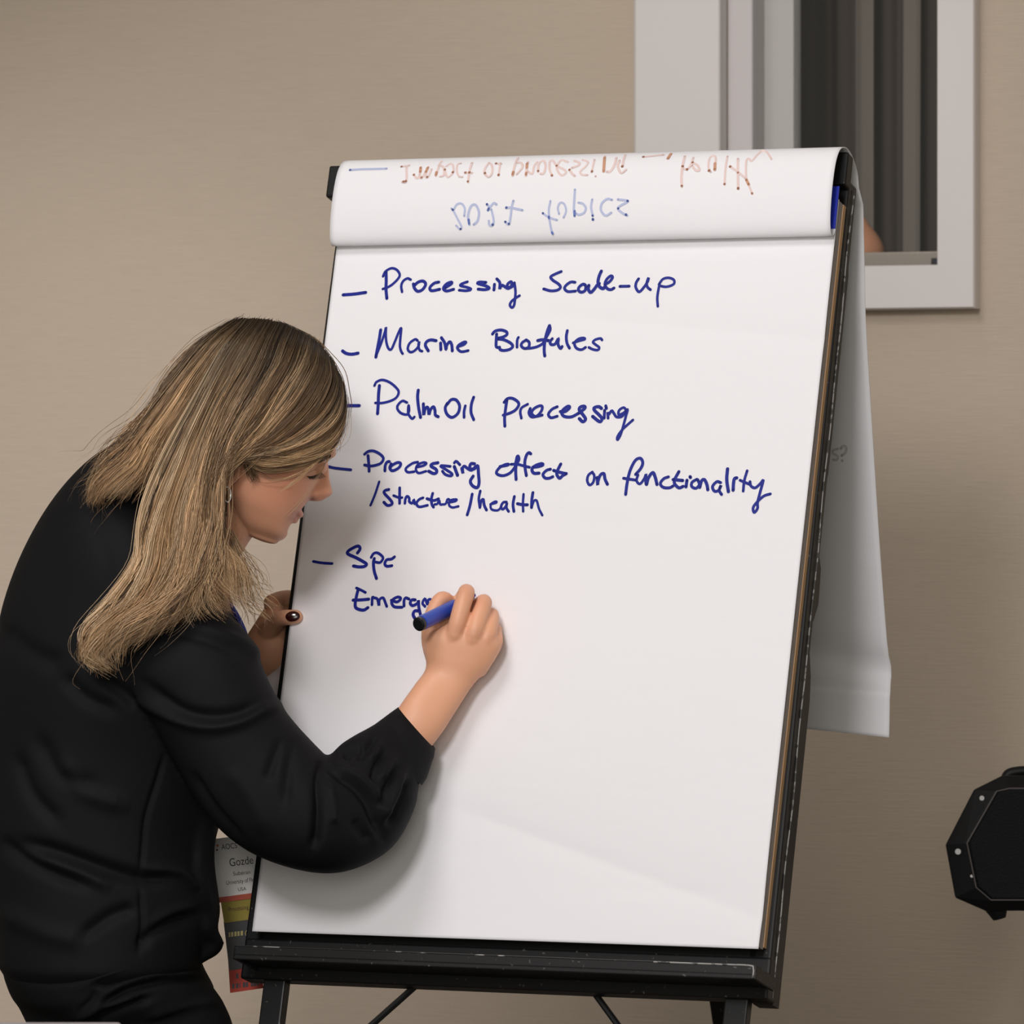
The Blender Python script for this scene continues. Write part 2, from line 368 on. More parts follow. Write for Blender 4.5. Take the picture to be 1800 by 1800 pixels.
# leg tube behind the right rail and the latch above it
mb = MB()
hs = [(.405, .0615), (.385, .066), (.36, .078), (.33, .083), (-.05, .083), (-.056, .083)]
for s0, s1 in zip(hs[:-1], hs[1:]): 
    V = []
    for h, d in (s0, s1):
        for a, dd in ((AR-.028, -.059), (AR-.003, -.059), (AR-.003, -d), (AR-.028, -d)): V.append(B(a, h, dd))
    mb.add(V, [(0, 1, 2, 3), (7, 6, 5, 4), (0, 4, 5, 1), (1, 5, 6, 2), (2, 6, 7, 3), (3, 7, 4, 0)])
mb.build('leg_channel', M['black'], E)
mb = MB(); hs = [(.93, .060), (.88, .071), (.62, .070), (.60, .0615), (.52, .0615), (.50, .078), (.455, .082), (.43, .070), (.418, .060)]
for s0, s1 in zip(hs[:-1], hs[1:]):
    V = []
    for h, d in (s0, s1):
        for a, dd in ((AR-.026, -.059), (AR-.004, -.059), (AR-.004, -d), (AR-.026, -d)): V.append(B(a, h, dd))
    mb.add(V, [(0, 1, 2, 3), (7, 6, 5, 4), (0, 4, 5, 1), (1, 5, 6, 2), (2, 6, 7, 3), (3, 7, 4, 0)])
mb.build('latch', M['blackp'], E)
# tray
mb = MB(); tl = ah(pl(412, 1665, .043)); t_r = ah(pl(1330, 1693, .043)); tb = ah(pl(1328, 1722, .043)); 
hT, hB = (tl[1]+t_r[1])/2, tb[1]
tr_ = E
tray = bbox(MB(), tl[0], t_r[0], hB+.004, hB+.008, -.03, .0435).build('tray', M['black'], E, bevel=.001)
bbox(MB(), tl[0], t_r[0], hB, hT, .0395, .0435).build('tray_lip', M['black'], tray, bevel=.0015)
bbox(MB(), t_r[0]-.004, t_r[0]+.0005, hB, hT, -.026, .0435).build('tray_end', M['black'], tray, bevel=.0015)
bbox(MB(), tl[0]-.0005, tl[0]+.004, hB, hT, -.026, .0435).build('tray_end', M['black'], tray, bevel=.0015)
A1, H1 = t_r[0]-.001, hT
pts = [B(a, h, .0440) for a, h in ((A1-.13, H1-.001), (A1-.05, H1-.001), (A1-.008, H1-.001), (A1-.002, H1-.005), (A1-.0015, hB+.002))]
MB().tube(cr(pts, 30), .0011, 6).build('worn_edge', M['worn'], tray)
pts = [B(a, H1-.0005, .0438) for a in np.linspace(tl[0]+.004, A1-.13, 60)]
MB().tube(pts, .0007, 6).build('worn_edge', mat('lightly_worn_edge', (.03, .03, .03), .4, flecks=(45, .60, (.42, .40, .38))), tray)
# legs
def leg(name, p0, p1, w0, w1, dep=.018, dirn=None):
    p0, p1 = np.array(p0), np.array(p1); ax = (p1-p0)/np.linalg.norm(p1-p0); s = r_-ax*r_.dot(ax); s /= np.linalg.norm(s); t = np.cross(ax, s)
    V = []
    for p, w in ((p0, w0), (p1, w1)):
        for x, y in ((-1, -1), (1, -1), (1, 1), (-1, 1)): V.append(p+s*x*w/2+t*y*dep/2)
    return MB().add(V, [(3, 2, 1, 0), (4, 5, 6, 7), (0, 1, 5, 4), (1, 2, 6, 5), (2, 3, 7, 6), (3, 0, 4, 7)]).build(name, M['black'], E, bevel=.002)
hf = -(CH-.55)/math.cos(TILT)
dl = -.043; hfl = (0-O[2]-n_[2]*dl)/u_[2]
lc = ah(pl(489, 1712, dl)); leg('front_leg', B(lc[0], -.05, dl), B(lc[0]+.004, hfl+.003, dl), .030, .028)
lc2 = ah(pl(1301, 1735, dl)); leg('front_leg', B(lc2[0], -.05, dl), B(lc2[0]-.002, hfl+.003, dl), .030, .028)
T = B(.0, .975, -.072); s_f = .684
foot = np.array([T[0], T[1], 0])+b_*s_f*.995; foot[2] = .004
leg('rear_leg', T, foot, .030, .028, .016)
MB().tube([B(-.05, .975, -.072), B(.05, .975, -.072)], .011, 12).build('rear_hinge', M['blackp'], E)
for (x0, y0, x1, y1) in ((770, 1706, 538, 1904), (1012, 1708, 1222, 1988)):
    MB().tube([pl(x0, y0-8, -.055), pl(x1, y1, -.055)], .0042, 8).build('brace', M['blackp'], E)
for p in (B(lc[0]+.004, hfl+.003, dl), B(lc2[0]-.002, hfl+.003, dl), foot):
    MB().ball((p[0], p[1], .012), .018, .018, .0119, 10).build('rubber_foot', M['blackp'], E, smooth=True)

# ------------------------------------------------------------------ flip chart pad
PD = thing('flip_chart_pad', B(0, 0), 'large white flip chart pad with blue marker writing, clamped to the black easel', 'flip chart')
BL, BR_, TR, TL = (ah(pl(*p)) for p in ((443, 1637), (1333, 1668), (1468, 417), (593, 422)))
ex = .05/(TR[1]-BR_[1])
TR2 = TR+(TR-BR_)*ex; TL2 = TL+(TL-BL)*ex
def crease(px, py, d=0):
    """height of the paper surface at a pixel of the photograph's board plane"""
    z = 0
    # fold across the top right, valley with a long upper flank
    s = (py-(548+(px-900)*49/545.)); k = np.clip((px-760)/260., 0, 1)
    z += -.0016*k*np.where(s < 0, np.exp(s/22.), np.exp(-s/26.))
    s = (py-(1415+(px-790)*(1612-1415)/540.)); k = np.clip((px-745)/120., 0, 1)
    z += -.0050*k*np.where(s < 0, np.exp(s/50.), np.exp(-s/70.))
    z += .0005*math.sin(px*.011+py*.004)*math.sin(py*.009)
    return z
def px_of(p): return 900+F*p[0]/p[1], CY-F*(p[2]-CH)/p[1]
nx, nz = 160, 240; V = []; Q = []
for k in range(nz+1):
    t = k/nz
    for i in range(nx+1):
        s = i/nx; q = (BL*(1-s)+BR_*s)*(1-t)+(TL2*(1-s)+TR2*s)*t; p = B(*q); x, y = px_of(p)
        edge = min(1, min(t, 1-t)*14)
        V.append(B(q[0], q[1], crease(x, y)*edge))
for k in range(nz):
    for i in range(nx): a = k*(nx+1)+i; Q.append((a, a+1, a+nx+2, a+nx+1))
top = link('top_sheet', fast_mesh('top_sheet', V, Q), PD); top.data.materials.append(M['paper'])
sm = top.modifiers.new('t', 'SOLIDIFY'); sm.thickness = .0006; sm.offset = -1
def slab(d0, d1, infl=0, up=.0):
    c = [BL+(-infl, -infl+up), BR_+(infl, -infl+up), TR2+(infl, 0), TL2+(-infl, 0)]
    return MB().add([B(*q, d0) for q in c]+[B(*q, d1) for q in c], [(0, 1, 2, 3), (7, 6, 5, 4), (0, 4, 5, 1), (1, 5, 6, 2), (2, 6, 7, 3), (3, 7, 4, 0)])
slab(-.0185, -.0066, -.001, .002).build('page_stack', M['paper_edge'], PD)
slab(-.0275, -.0185, .0, .006).build('cardboard_back', M['card'], PD)
bbox(MB(), TL[0]+.004, TR[0]+.0006, TR[1]+.010, TR[1]+.066, .0034, .0056).build('binding_strip', M['bluebind'], PD)
# flipped sheets: loop over the top, then hang behind
hb = TR[1]
front = [(.0016, hb+.050), (.0020, hb+.020), (.0032, hb+.006), (.0085, hb-.0005), (.0150, hb-.0015), (.0215, hb+.006), (.0262, hb+.022), (.0290, hb+.048), (.0282, hb+.075), (.0240, hb+.096), (.0150, hb+.111), (.0020, hb+.119), (-.0150, hb+.122), (-.0360, hb+.118), (-.0560, hb+.107), (-.0680, hb+.090)]
FR = cr(front, 70)
def fold_d(h):   # outer surface of the loop at a height
    k = FR[(FR[:, 0] > .0149) & (np.arange(len(FR)) > 22)]; j = np.argsort(k[:, 1]); return np.interp(h, k[j, 1], k[j, 0])
hang = [(.094, 363), (.121, 463), (.160, 600), (.271, 900), (.385, 1180), (.400, 1235), (.412, 1300)]   # distance behind the board, row
def edge_line(sx):  # board-coordinate a of left / right edge at the top
    return TL2[0]*(1-sx)+TR2[0]*sx
cols = 90; V = []; Q = []
rows = []
for d, h in FR: rows.append(('f', d, h))
hc = cr([(s, y) for s, y in hang], 60)
for s, y in hc: rows.append(('h', s, y))
for kind, p, q in rows:
    for i in range(cols+1):
        s = i/cols; e = min(s, 1-s)
        if kind == 'f':
            a = edge_line(s); rr = 0
            V.append(B(a, q, p))
        else:
            # height from the row on the right edge; hang straight down and flare back
            z = CH-(q-CY)*6.55/F; hb_ = (z-O[2])/u_[2]; base = B(0, hb_)
            sag = .006*math.sin(s*6+q*.004)*np.clip((q-500)/500, 0, 1)
            drop = .0*(1-s) if q < 1250 else 0
            base = np.array([base[0], base[1], z+(1-s)*.055*np.clip((q-900)/400., 0, 1)])+r_*edge_line(s)
            cz = .010*math.exp(-((q-(1180+(s-1)*160*1.0))/22.)**2)
            V.append(base+b_*(p+sag+cz))
for k in range(len(rows)-1):
    for i in range(cols): a = k*(cols+1)+i; Q.append((a, a+1, a+cols+2, a+cols+1))
fs = link('flipped_sheet', fast_mesh('flipped_sheet', V, Q), PD); fs.data.materials.append(M['paper'])
so = fs.modifiers.new('t', 'SOLIDIFY'); so.thickness = .0014; so.offset = 0
# ------------------------------------------------------------------ handwriting
def ribbon(mb, pts3, width, nrm):
    """flat stroke with round ends lying in the sheet"""
    p = np.asarray(pts3); n = np.asarray(nrm)
    if len(p) == 1: p = np.vstack([p, p+r_*1e-5])
    T = np.gradient(p, axis=0); T /= np.linalg.norm(T, axis=1)[:, None]+1e-12
    S = np.cross(n, T); S /= np.linalg.norm(S, axis=1)[:, None]+1e-12; h = width/2
    V = []; Fs = []
    for i in range(len(p)): V += [p[i]-S[i]*h, p[i]+S[i]*h]
    for i in range(len(p)-1): Fs.append((2*i, 2*i+1, 2*i+3, 2*i+2))
    mb.add(V, Fs)
    for i in (0, len(p)-1):
        mb.add([p[i]+h*(T[i]*math.cos(a)+S[i]*math.sin(a)) for a in np.linspace(0, 2*math.pi, 12, endpoint=False)], [tuple(range(12))])
def write(name, sets, surf, parent, label=None, jitter=.12, gap=15):
    """sets = [(crops, material, width, lift)]; strokes that lie close together make one word = one part"""
    mats = []; items = []; rr = random.Random(len(sets[0][0]))
    for crops, m, width, lift in sets:
        if m not in mats: mats.append(m)
        for ox, oy, sc, strokes in crops:
            for st in strokes:
                q = np.array([(ox+st[i]/sc, oy+st[i+1]/sc) for i in range(0, len(st), 2)])
                items.append((q, mats.index(m), width, lift))
    grp = list(range(len(items)))
    def find(i):
        while grp[i] != i: i = grp[i]
        return i
    for i, a in enumerate(items):
        for j in range(i):
            b = items[j][0]; lo = np.maximum(a[0].min(0), b.min(0)); hi = np.minimum(a[0].max(0), b.max(0)); d = lo-hi
            if d[0] < gap and d[1] < 12: grp[find(i)] = find(j)
    out = []
    for g in sorted(set(find(i) for i in range(len(items)))):
        mb = MB(); mi = []
        for i, (q, k, width, lift) in enumerate(items):
            if find(i) != g: continue
            L = sum(np.linalg.norm(q[1:]-q[:-1], axis=1)); c = cr(q, max(6, int(L/2))) if len(q) > 1 else q
            pts = [surf(x, y) for x, y in c]; n0 = len(mb.f)
            ribbon(mb, np.array([p+n*lift for p, n in pts]), width*(1+rr.uniform(-jitter, jitter)), pts[0][1]); mi += [k]*(len(mb.f)-n0)
        me = bpy.data.meshes.new(name); me.from_pydata(mb.v, [], mb.f)
        for m in mats: me.materials.append(m)
        me.polygons.foreach_set('material_index', mi); me.update()
        o = link(name, me, parent); out.append(o)
        if label: o['label'] = label
    return out
def on_page(x, y):
    p = pl(x, y); q = ah(p); return B(q[0], q[1], crease(x, y)+.0006), n_
S1 = [(70,362,170,355,280,340),(470,150,472,230,470,310,478,395),(442,190,465,145,520,115,570,130,598,175,580,215,530,265,480,295,440,308),(620,335,612,280,630,235,670,210,700,222),
(725,262,735,300,765,330,810,315,840,265,815,235,770,245,735,275),(962,245,920,255,880,295,895,325,970,312),(1020,300,1080,260,1075,245,1030,265,1005,305,1035,328,1100,312),
(1228,242,1175,262,1165,278,1230,295,1262,312,1220,325,1152,320),(1400,248,1340,245,1325,258,1400,280,1432,302,1390,315,1328,310),(1480,265,1475,318),(1502,215,1530,250,1528,308,1545,275,1565,280,1610,305,1640,270,1635,240,1605,260,1600,290,1640,290,1665,255),
(1665,250,1675,330,1670,400,1660,460,1640,480,1622,455,1640,420,1680,390,1712,370)]
S2 = [(400,165,340,190,290,220,310,255,370,295,392,330,360,360,290,368,215,348),(545,278,500,275,450,310,435,345,470,375,550,370),(655,310,630,297,590,325,580,360,610,382,650,365,660,325),(690,310,685,350,710,385,750,345,775,310,800,290),
(822,160,800,210,787,270,800,320,840,345,860,320),(860,300,910,270,940,225,920,210,880,245,860,295,880,340,920,355,955,338),(1018,320,1115,318),(1215,240,1190,280,1185,330,1220,378,1270,330,1310,270,1320,228,1300,290,1310,330,1340,355),
(1440,280,1425,350,1412,440,1417,530),(1430,300,1470,245,1530,230,1585,250,1590,290,1550,315,1500,325,1455,318)]
S3 = [(85,395,130,425,200,435,275,422),(550,140,535,240,510,370,492,470),(500,440,560,290,600,170,615,110,612,190,620,290,645,365,680,375,720,290,765,180,800,118,790,240,785,340,800,400,818,430),(1000,270,970,255,905,300,880,370,910,410,960,395,1010,340,1020,280,1010,330,1025,385,1055,400),
(1130,395,1095,330,1110,285,1160,262,1225,272),(1280,300,1283,380),(1290,235,1330,300,1345,380,1355,330,1390,285,1415,320,1422,395),(1490,345,1560,320,1590,290,1560,290,1500,325,1485,365,1530,405,1615,392)]
S4 = [(230,190,225,270,225,340,250,355),(180,190,210,155,280,140,345,160,355,195,310,225,245,240),(245,250,320,260,400,300,425,340,390,375,320,390,275,380,265,350),(495,230,480,265,478,350),(590,260,540,295,530,335,570,365,620,345,625,290,590,262),
(570,365,650,360,730,340,790,305,800,285),(870,85,845,150,825,230,810,320,808,400,815,455),(870,85,875,140,830,230),(730,268,790,258,860,268),(905,245,880,280,890,315,940,310,980,240,975,310,1005,365,1025,340),(1087,145,1075,220,1085,300,1115,360),
(1160,295,1230,270,1300,250,1280,235,1220,250,1175,300,1200,360,1260,378,1310,350),(1510,260,1490,240,1430,255,1400,285,1430,315,1475,350,1460,382,1400,375,1350,350)]
S5 = [(20,440,95,438,220,438),(465,195,455,300,450,420,442,535),(405,195,430,150,500,125,590,155,670,220,700,275,670,340,600,380,500,405,415,405),(800,400,745,380,690,430,685,480,730,530,800,545,825,500,820,430,815,530,860,595,890,575),(938,250,930,330,940,450,965,580),
(1000,415,1003,550,1020,480,1045,455,1060,480,1068,545,1085,490,1120,450,1140,490,1145,550,1180,572),(1290,420,1340,365,1400,370,1440,440,1420,530,1350,580,1290,545,1265,470,1290,410),(1510,440,1495,510,1495,580),(1612,335,1585,420,1580,520,1612,608)]
S6 = [(200,220,185,320,175,420,178,510),(170,240,205,200,260,195,320,230,335,270,300,325,240,360,160,385),(365,420,352,350,370,300,435,262),(465,310,450,360,480,405,540,395,590,340,600,290,570,280,510,310,480,360,520,400,600,385),(770,290,710,320,670,375,700,415,770,398),
(805,345,860,345,910,300,890,285,840,320,820,360,850,400,930,405,1010,365),(1010,365,1080,310,1075,285,1030,295,1020,330,1060,380,1090,430,1060,460,1020,425),(1270,310,1240,290,1190,300,1190,330,1240,380,1275,425,1250,460,1170,400),(1318,280,1325,310),(1305,330,1300,420),
(1345,420,1340,350,1350,380,1385,335,1410,365,1440,405,1500,400,1550,340),(1550,330,1520,300,1470,330,1465,380,1520,360,1565,320,1545,400,1510,530,1480,620,1450,665,1455,620,1510,545,1580,480,1625,440)]
S7 = [(45,250,130,268,290,285),(478,130,485,210,490,300),(440,115,480,85,540,80,610,115,645,160,620,210,560,235,500,243,440,232),(662,295,665,240,685,200,710,195),(730,220,715,265,745,295,810,265,835,220,800,205,740,235,720,260),(1020,200,960,215,890,270,910,310,980,305),
(1010,255,1080,240,1115,215,1080,205,1020,230,1000,280,1030,320,1110,300),(1240,208,1180,220,1165,245,1220,280,1225,315,1190,325,1140,300),(1375,248,1300,240,1270,245,1340,290,1395,330,1380,352,1320,335,1290,300),(1420,210,1440,190,1480,230),(1420,250,1455,345),
(1500,270,1515,325,1510,270,1530,245,1570,275,1610,290,1650,250),(1640,220,1600,220,1590,270,1640,275,1675,240,1685,340,1690,430,1670,480,1620,460,1595,410,1625,355)]
S8 = [(210,290,300,275,320,262,280,265,210,300,165,360,190,395,260,405,340,370,400,300),(400,300,430,160,450,200,415,280,410,370,415,455),(350,262,430,262,520,285,585,300),(600,130,575,115,545,150,525,230,530,320,545,405),(625,300,700,290,755,270,730,255,650,285,615,330,640,375,705,375),
(850,325,800,340,755,390,780,435,830,440,880,420),(980,260,940,340,930,390,965,440,1000,410,1050,380),(890,340,950,360,1050,382),(1380,360,1330,400,1315,470,1345,525,1390,490,1405,410,1380,365),(1440,430,1448,525,1450,480,1480,400,1525,380,1540,450,1570,515)]
S9 = [(180,475,195,360,225,230,280,120,335,95,360,140,340,200,285,265),(158,305,220,315,290,325),(310,270,295,330,330,365,375,310,395,262,390,330,395,370),(400,370,420,300,465,245,490,290,510,370),(630,290,580,310,545,360,575,400,640,405,680,385),(740,235,700,310,695,360,740,405,785,390),(680,318,780,328),
(825,325,815,395),(858,288,862,296),(930,315,880,345,875,390,920,410,955,370,940,320),(960,400,980,330,1010,320,1035,370,1045,425),(1180,350,1140,340,1095,390,1115,440,1160,430,1185,375,1165,430,1190,475),(1253,205,1245,320,1262,445),(1350,300,1325,310,1315,370,1312,430),(1460,225,1430,330,1418,440),(1385,325,1430,345,1485,368),
(1490,340,1500,385,1545,405,1600,360,1630,325,1600,440,1570,560,1570,620,1535,665,1525,610,1580,540,1640,490,1705,470)]
S10 = [(188,35,150,150,110,248),(275,105,240,115,235,140,290,200,305,235,265,250,230,220),(373,90,372,230),(318,160,370,180,395,178),(420,230,425,190,440,165,460,185,460,215,490,230,500,195,510,235),(585,180,550,195,525,230,550,262,625,248),(672,140,660,190,665,240,680,265),(620,188,680,205,725,190),
(690,240,715,235,730,200,740,240,760,240,790,235,805,195,820,195),(815,225,880,210,885,195,830,205,820,245,850,268,905,258),(1030,148,1010,250,985,335),(1103,120,1090,190,1100,270),(1100,265,1110,215,1130,195,1140,250,1160,292),(1195,240,1250,225,1240,215,1200,240,1205,285,1260,295,1295,265),
(1340,220,1310,225,1290,265,1310,285,1340,250,1345,225,1340,270,1360,305),(1412,170,1400,240,1408,305),(1495,150,1490,230,1492,305),(1440,235,1490,245,1530,245),(1580,135,1570,200,1568,270),(1570,260,1590,210,1615,210,1635,280,1665,340)]
S11 = [(110,470,250,495,440,508),(885,320,930,250,900,200,820,225,720,290,720,340,850,400,980,470,1045,520,1000,560,900,565,815,550),(1180,420,1165,500,1180,640,1220,770),(1125,400,1170,330,1240,320,1320,380,1330,430,1280,490,1200,480),(1535,390,1480,430,1400,440,1365,510,1400,555,1490,545)]
S12 = [(185,95,240,120,295,150),(205,120,185,200,170,300,190,345,270,365,325,335),(145,243,240,240,335,232),(375,300,380,210,400,215,440,230,460,310,465,240,510,215,540,280,555,320),(610,245,680,265,725,225,690,205,630,235,615,280,650,325,740,330),(765,315,765,250,785,215,825,230),
(900,240,860,240,840,280,870,310,930,280,940,245,945,330,965,420),(945,375,895,375,875,420,900,470),(1020,320,990,280,1020,225,1050,300,1060,240,1095,240,1110,310),(1620,178,1621,188)]
W = .0040
write('handwriting', [([(590,450,5.294,S1),(920,450,6,S2)], M['ink'], W, 0)], on_page, PD)
write('handwriting', [([(590,560,6.923,S3),(840,560,6.923,S4)], M['ink'], W, 0)], on_page, PD)
write('handwriting', [([(600,650,6.923,S5),(860,670,6.4286,S6)], M['ink'], W, 0)], on_page, PD)
write('handwriting', [([(570,780,6.207,S7),(850,780,7.2,S8),(1070,790,6,S9)], M['ink'], W, 0)], on_page, PD)
write('handwriting', [([(630,840,5.143,S10)], M['ink'], W*.92, 0)], on_page, PD, gap=11)
write('handwriting', [([(540,940,10,S11)], M['ink'], W, 0)], on_page, PD)
write('handwriting', [([(600,1020,6.923,S12)], M['ink'], W, 0)], on_page, PD)
# writing bleeding through the flipped sheet, seen mirrored and upside down
def on_fold(x, y):
    d = .028
    for _ in range(4): d = fold_d(ah(pl(x, y, d))[1])
    q = ah(pl(x, y, d)); e = .002; sl = (fold_d(q[1]+e)-fold_d(q[1]-e))/(2*e); nn = n_-u_*sl; nn /= np.linalg.norm(nn)
    return B(*q, d)+nn*.0013, nn
F1o = [(635,205,720,192),(690,200,688,355,645,362),(765,285,800,325,830,290,840,215,830,300,850,320,890,260,920,205,890,300,915,312,955,230),(1000,300,1040,180,1060,150),(1030,190,1080,210,1085,290,1045,305),(1095,240,1120,310,1160,290,1185,250,1180,190,1150,175,1110,200),
(1265,170,1230,180,1220,240,1240,300,1280,310),(1380,165,1355,250,1340,365),(1310,265,1385,270),(1560,165,1520,220,1515,275,1560,310,1595,260,1590,190,1560,165),(1635,172,1690,175),(1680,165,1662,295)]
F2o = [(150,345,160,280,190,180,215,130),(190,190,250,190,270,240,200,325),(335,180,320,260,312,345),(330,290,390,320,410,230,450,180),(460,295,465,210,520,165,550,220,530,310,490,320),(630,345,600,270,600,180,640,165,690,230,760,260,800,300,750,340,700,290,690,230,740,160,820,180),
(840,270,870,315,905,345),(870,250,950,220,960,190,900,165),(1060,335,990,330,975,290,1040,230,1065,180,1000,155),(1145,150,1125,240,1110,300),(1158,350,1162,350),(1272,110,1265,200,1255,295),(1295,295,1340,290,1390,210,1410,130),(1520,90,1500,150,1485,230),(1450,160,1430,230,1470,310,1530,270)]
F3o = [(190,163,400,140),(625,155,600,260,590,380,595,470),(605,280,650,290,690,240,715,170),(700,250,740,300,780,300,760,250,705,220),(900,320,875,270,885,180,930,150,950,180,942,300),(1075,155,1055,280,1045,450),(1185,180,1185,300,1188,495),(1105,262,1180,315,1270,385),(1335,545,1310,480,1275,390,1270,280,1275,200,1300,180,1330,205,1380,150,1440,100,1490,115,1540,185)]
F1b = [(95,240,200,232,480,225),(1165,640,1185,665,1230,750,1270,830,1255,858,1215,820),(1185,660,1220,600,1270,590,1305,640,1300,720),(1355,810,1340,720,1370,620,1420,605,1455,680,1440,770,1400,810),(1540,600,1570,630,1550,660),(1560,640,1610,585,1640,600),(1585,650,1610,760,1600,815,1565,815,1560,770)]
F2b = [(160,645,140,720,125,840,105,930,60,900),(75,730,140,732,270,760),(610,650,590,760,600,880,620,990,640,1045),(515,795,590,845,690,880),(715,805,700,730,730,670,780,690,800,770,770,850),(908,510,900,640,895,760,905,830),(950,670,1000,680,1040,730,1020,790,960,815,920,800),(1118,630,1105,720,1125,830),(1125,865,1128,878),
(1360,635,1300,625,1235,680,1225,760,1280,825,1350,790),(1430,630,1555,650,1470,700,1430,740,1480,790,1545,825)]
D1o = [(638,205),(660,362),(685,355),(840,215,836,260),(770,290),(850,318),(910,312),(915,215,895,260),(1002,290,1008,262),(1095,235),(1180,262),(1312,266),(1338,358),(1355,265),(1518,272),(1635,172),(1662,290)]
D2o = [(152,330,158,300),(312,330,316,310),(325,200,322,250),(460,288),(628,340),(685,225),(842,274),(1116,292),(1268,130,1258,290),(1485,232),(1740,120)]
D3o = [(188,163),(478,130,447,180),(594,465),(604,260),(650,292),(708,220),(942,295,944,230),(882,305),(1045,445),(1105,263),(1188,490),(1186,325),(1275,400,1300,450),(1335,543)]
D1b = [(97,240),(1180,655),(1262,855),(1352,800,1348,760),(1560,640,1550,660),(1540,598),(1600,810)]
D2b = [(75,730),(62,902),(105,925),(520,798),(592,838,594,860),(630,1030,636,1045),(905,770,904,830),(1124,825),(1128,872),(1550,650),(1435,740),(1530,815)]
WF = .0031
write('bleed_through', [([(600,260,6,F1o),(880,260,6.923,F2o),(1100,250,6,F3o)], M['forange'], WF, 0), ([(600,260,6,D1o),(880,260,6.923,D2o),(1100,250,6,D3o)], M['foranged'], .0035, .0003)], on_fold, PD, 'faded red mirrored writing on the flipped sheet', gap=11)
write('bleed_through', [([(600,260,6,F1b),(880,260,6.923,F2b)], M['fblue'], WF, 0), ([(600,260,6,D1b),(880,260,6.923,D2b)], M['fblued'], .0033, .0003)], on_fold, PD, 'faded blue mirrored writing on the flipped sheet', gap=16)
# faint letters on the sheet hanging behind: find its surface along the line of sight
fb_ = BVHTree.FromPolygons([tuple(v) for v in verts(fs.data)], [tuple(p.vertices) for p in fs.data.polygons])
def on_hang(x, y):
    d = Vector(((x-900)/F, 1, -(y-CY)/F)).normalized(); h, n, _, _ = fb_.ray_cast(Vector(CAM)+d*6.5 if False else Vector(CAM), d)
    hits = []; o = Vector(CAM)
    while True:
        h, n, _, dist = fb_.ray_cast(o, d)
        if h is None: break
        hits.append((h, n)); o = h+d*.002
    h, n = hits[-1]; n = np.array(n); n = n if n[1] < 0 else -n
    return np.array(h)+n*.0012, n
write('bleed_through', [([(1440,770,6,[(200,110,150,130,150,160,200,190,190,230,150,225),(230,110,260,80,290,100,280,150,240,185),(245,235,248,240)])], M['fgrey'], .0032, 0)], on_hang, PD, 'faint grey letters on the sheet hanging behind')
# ------------------------------------------------------------------ person
PR = thing('person', (-.55, 6.5, 0), 'blonde person in a black jacket bending forward to write on the white flip chart', 'person')
TORSO = [((228,762),(385,985),6.42,.06),((152,812),(405,1050),6.43,.14),((84,892),(420,1110),6.44,.18),((28,1000),(430,1190),6.45,.19),((-6,1120),(425,1270),6.45,.185),((-24,1280),(412,1370),6.45,.17),((-28,1440),(378,1480),6.45,.165),((-14,1580),(374,1585),6.45,.17),((-2,1692),(356,1690),6.45,.172)]
ARM = [((360,1052),(190,1150),6.335,.065),((402,1078),(222,1205),6.309,.085),((440,1122),(262,1258),6.300,.087),((470,1192),(305,1335),6.294,.086),((502,1250),(362,1430),6.286,.083),((545,1300),(430,1492),6.282,.085),((578,1334),(522,1528),6.282,.09),((576,1339),(606,1532),6.286,.086),((594,1312),(686,1493),6.304,.076),((624,1292),(728,1424),6.319,.064),((650,1278),(738,1372),6.335,.046),((676,1262),(752,1345),6.348,.036)]
LARM = [((330,960),(300,1120),6.60,.06),((390,1040),(270,1150),6.64,.07),((420,1140),(290,1240),6.66,.07),((430,1240),(330,1330),6.665,.065),((450,1300),(390,1370),6.66,.06),((440,1270),(470,1290),6.64,.05),((425,1200),(462,1215),6.62,.04)]
jb = MB(); jb.sec(TORSO, 64, 90); jb.sec(ARM, 44, 80); jb.sec(LARM, 36, 50)
# shoulders bridge torso and sleeves
jb.sec([((240,800),(380,1010),6.40,.06),((215,880),(400,1060),6.36,.075),((205,1000),(405,1090),6.33,.08),((230,1120),(400,1120),6.32,.075)], 40, 40)
jb.sec([((250,800),(370,1000),6.50,.06),((235,860),(390,1060),6.55,.08),((250,960),(390,1100),6.58,.08)], 40, 40)
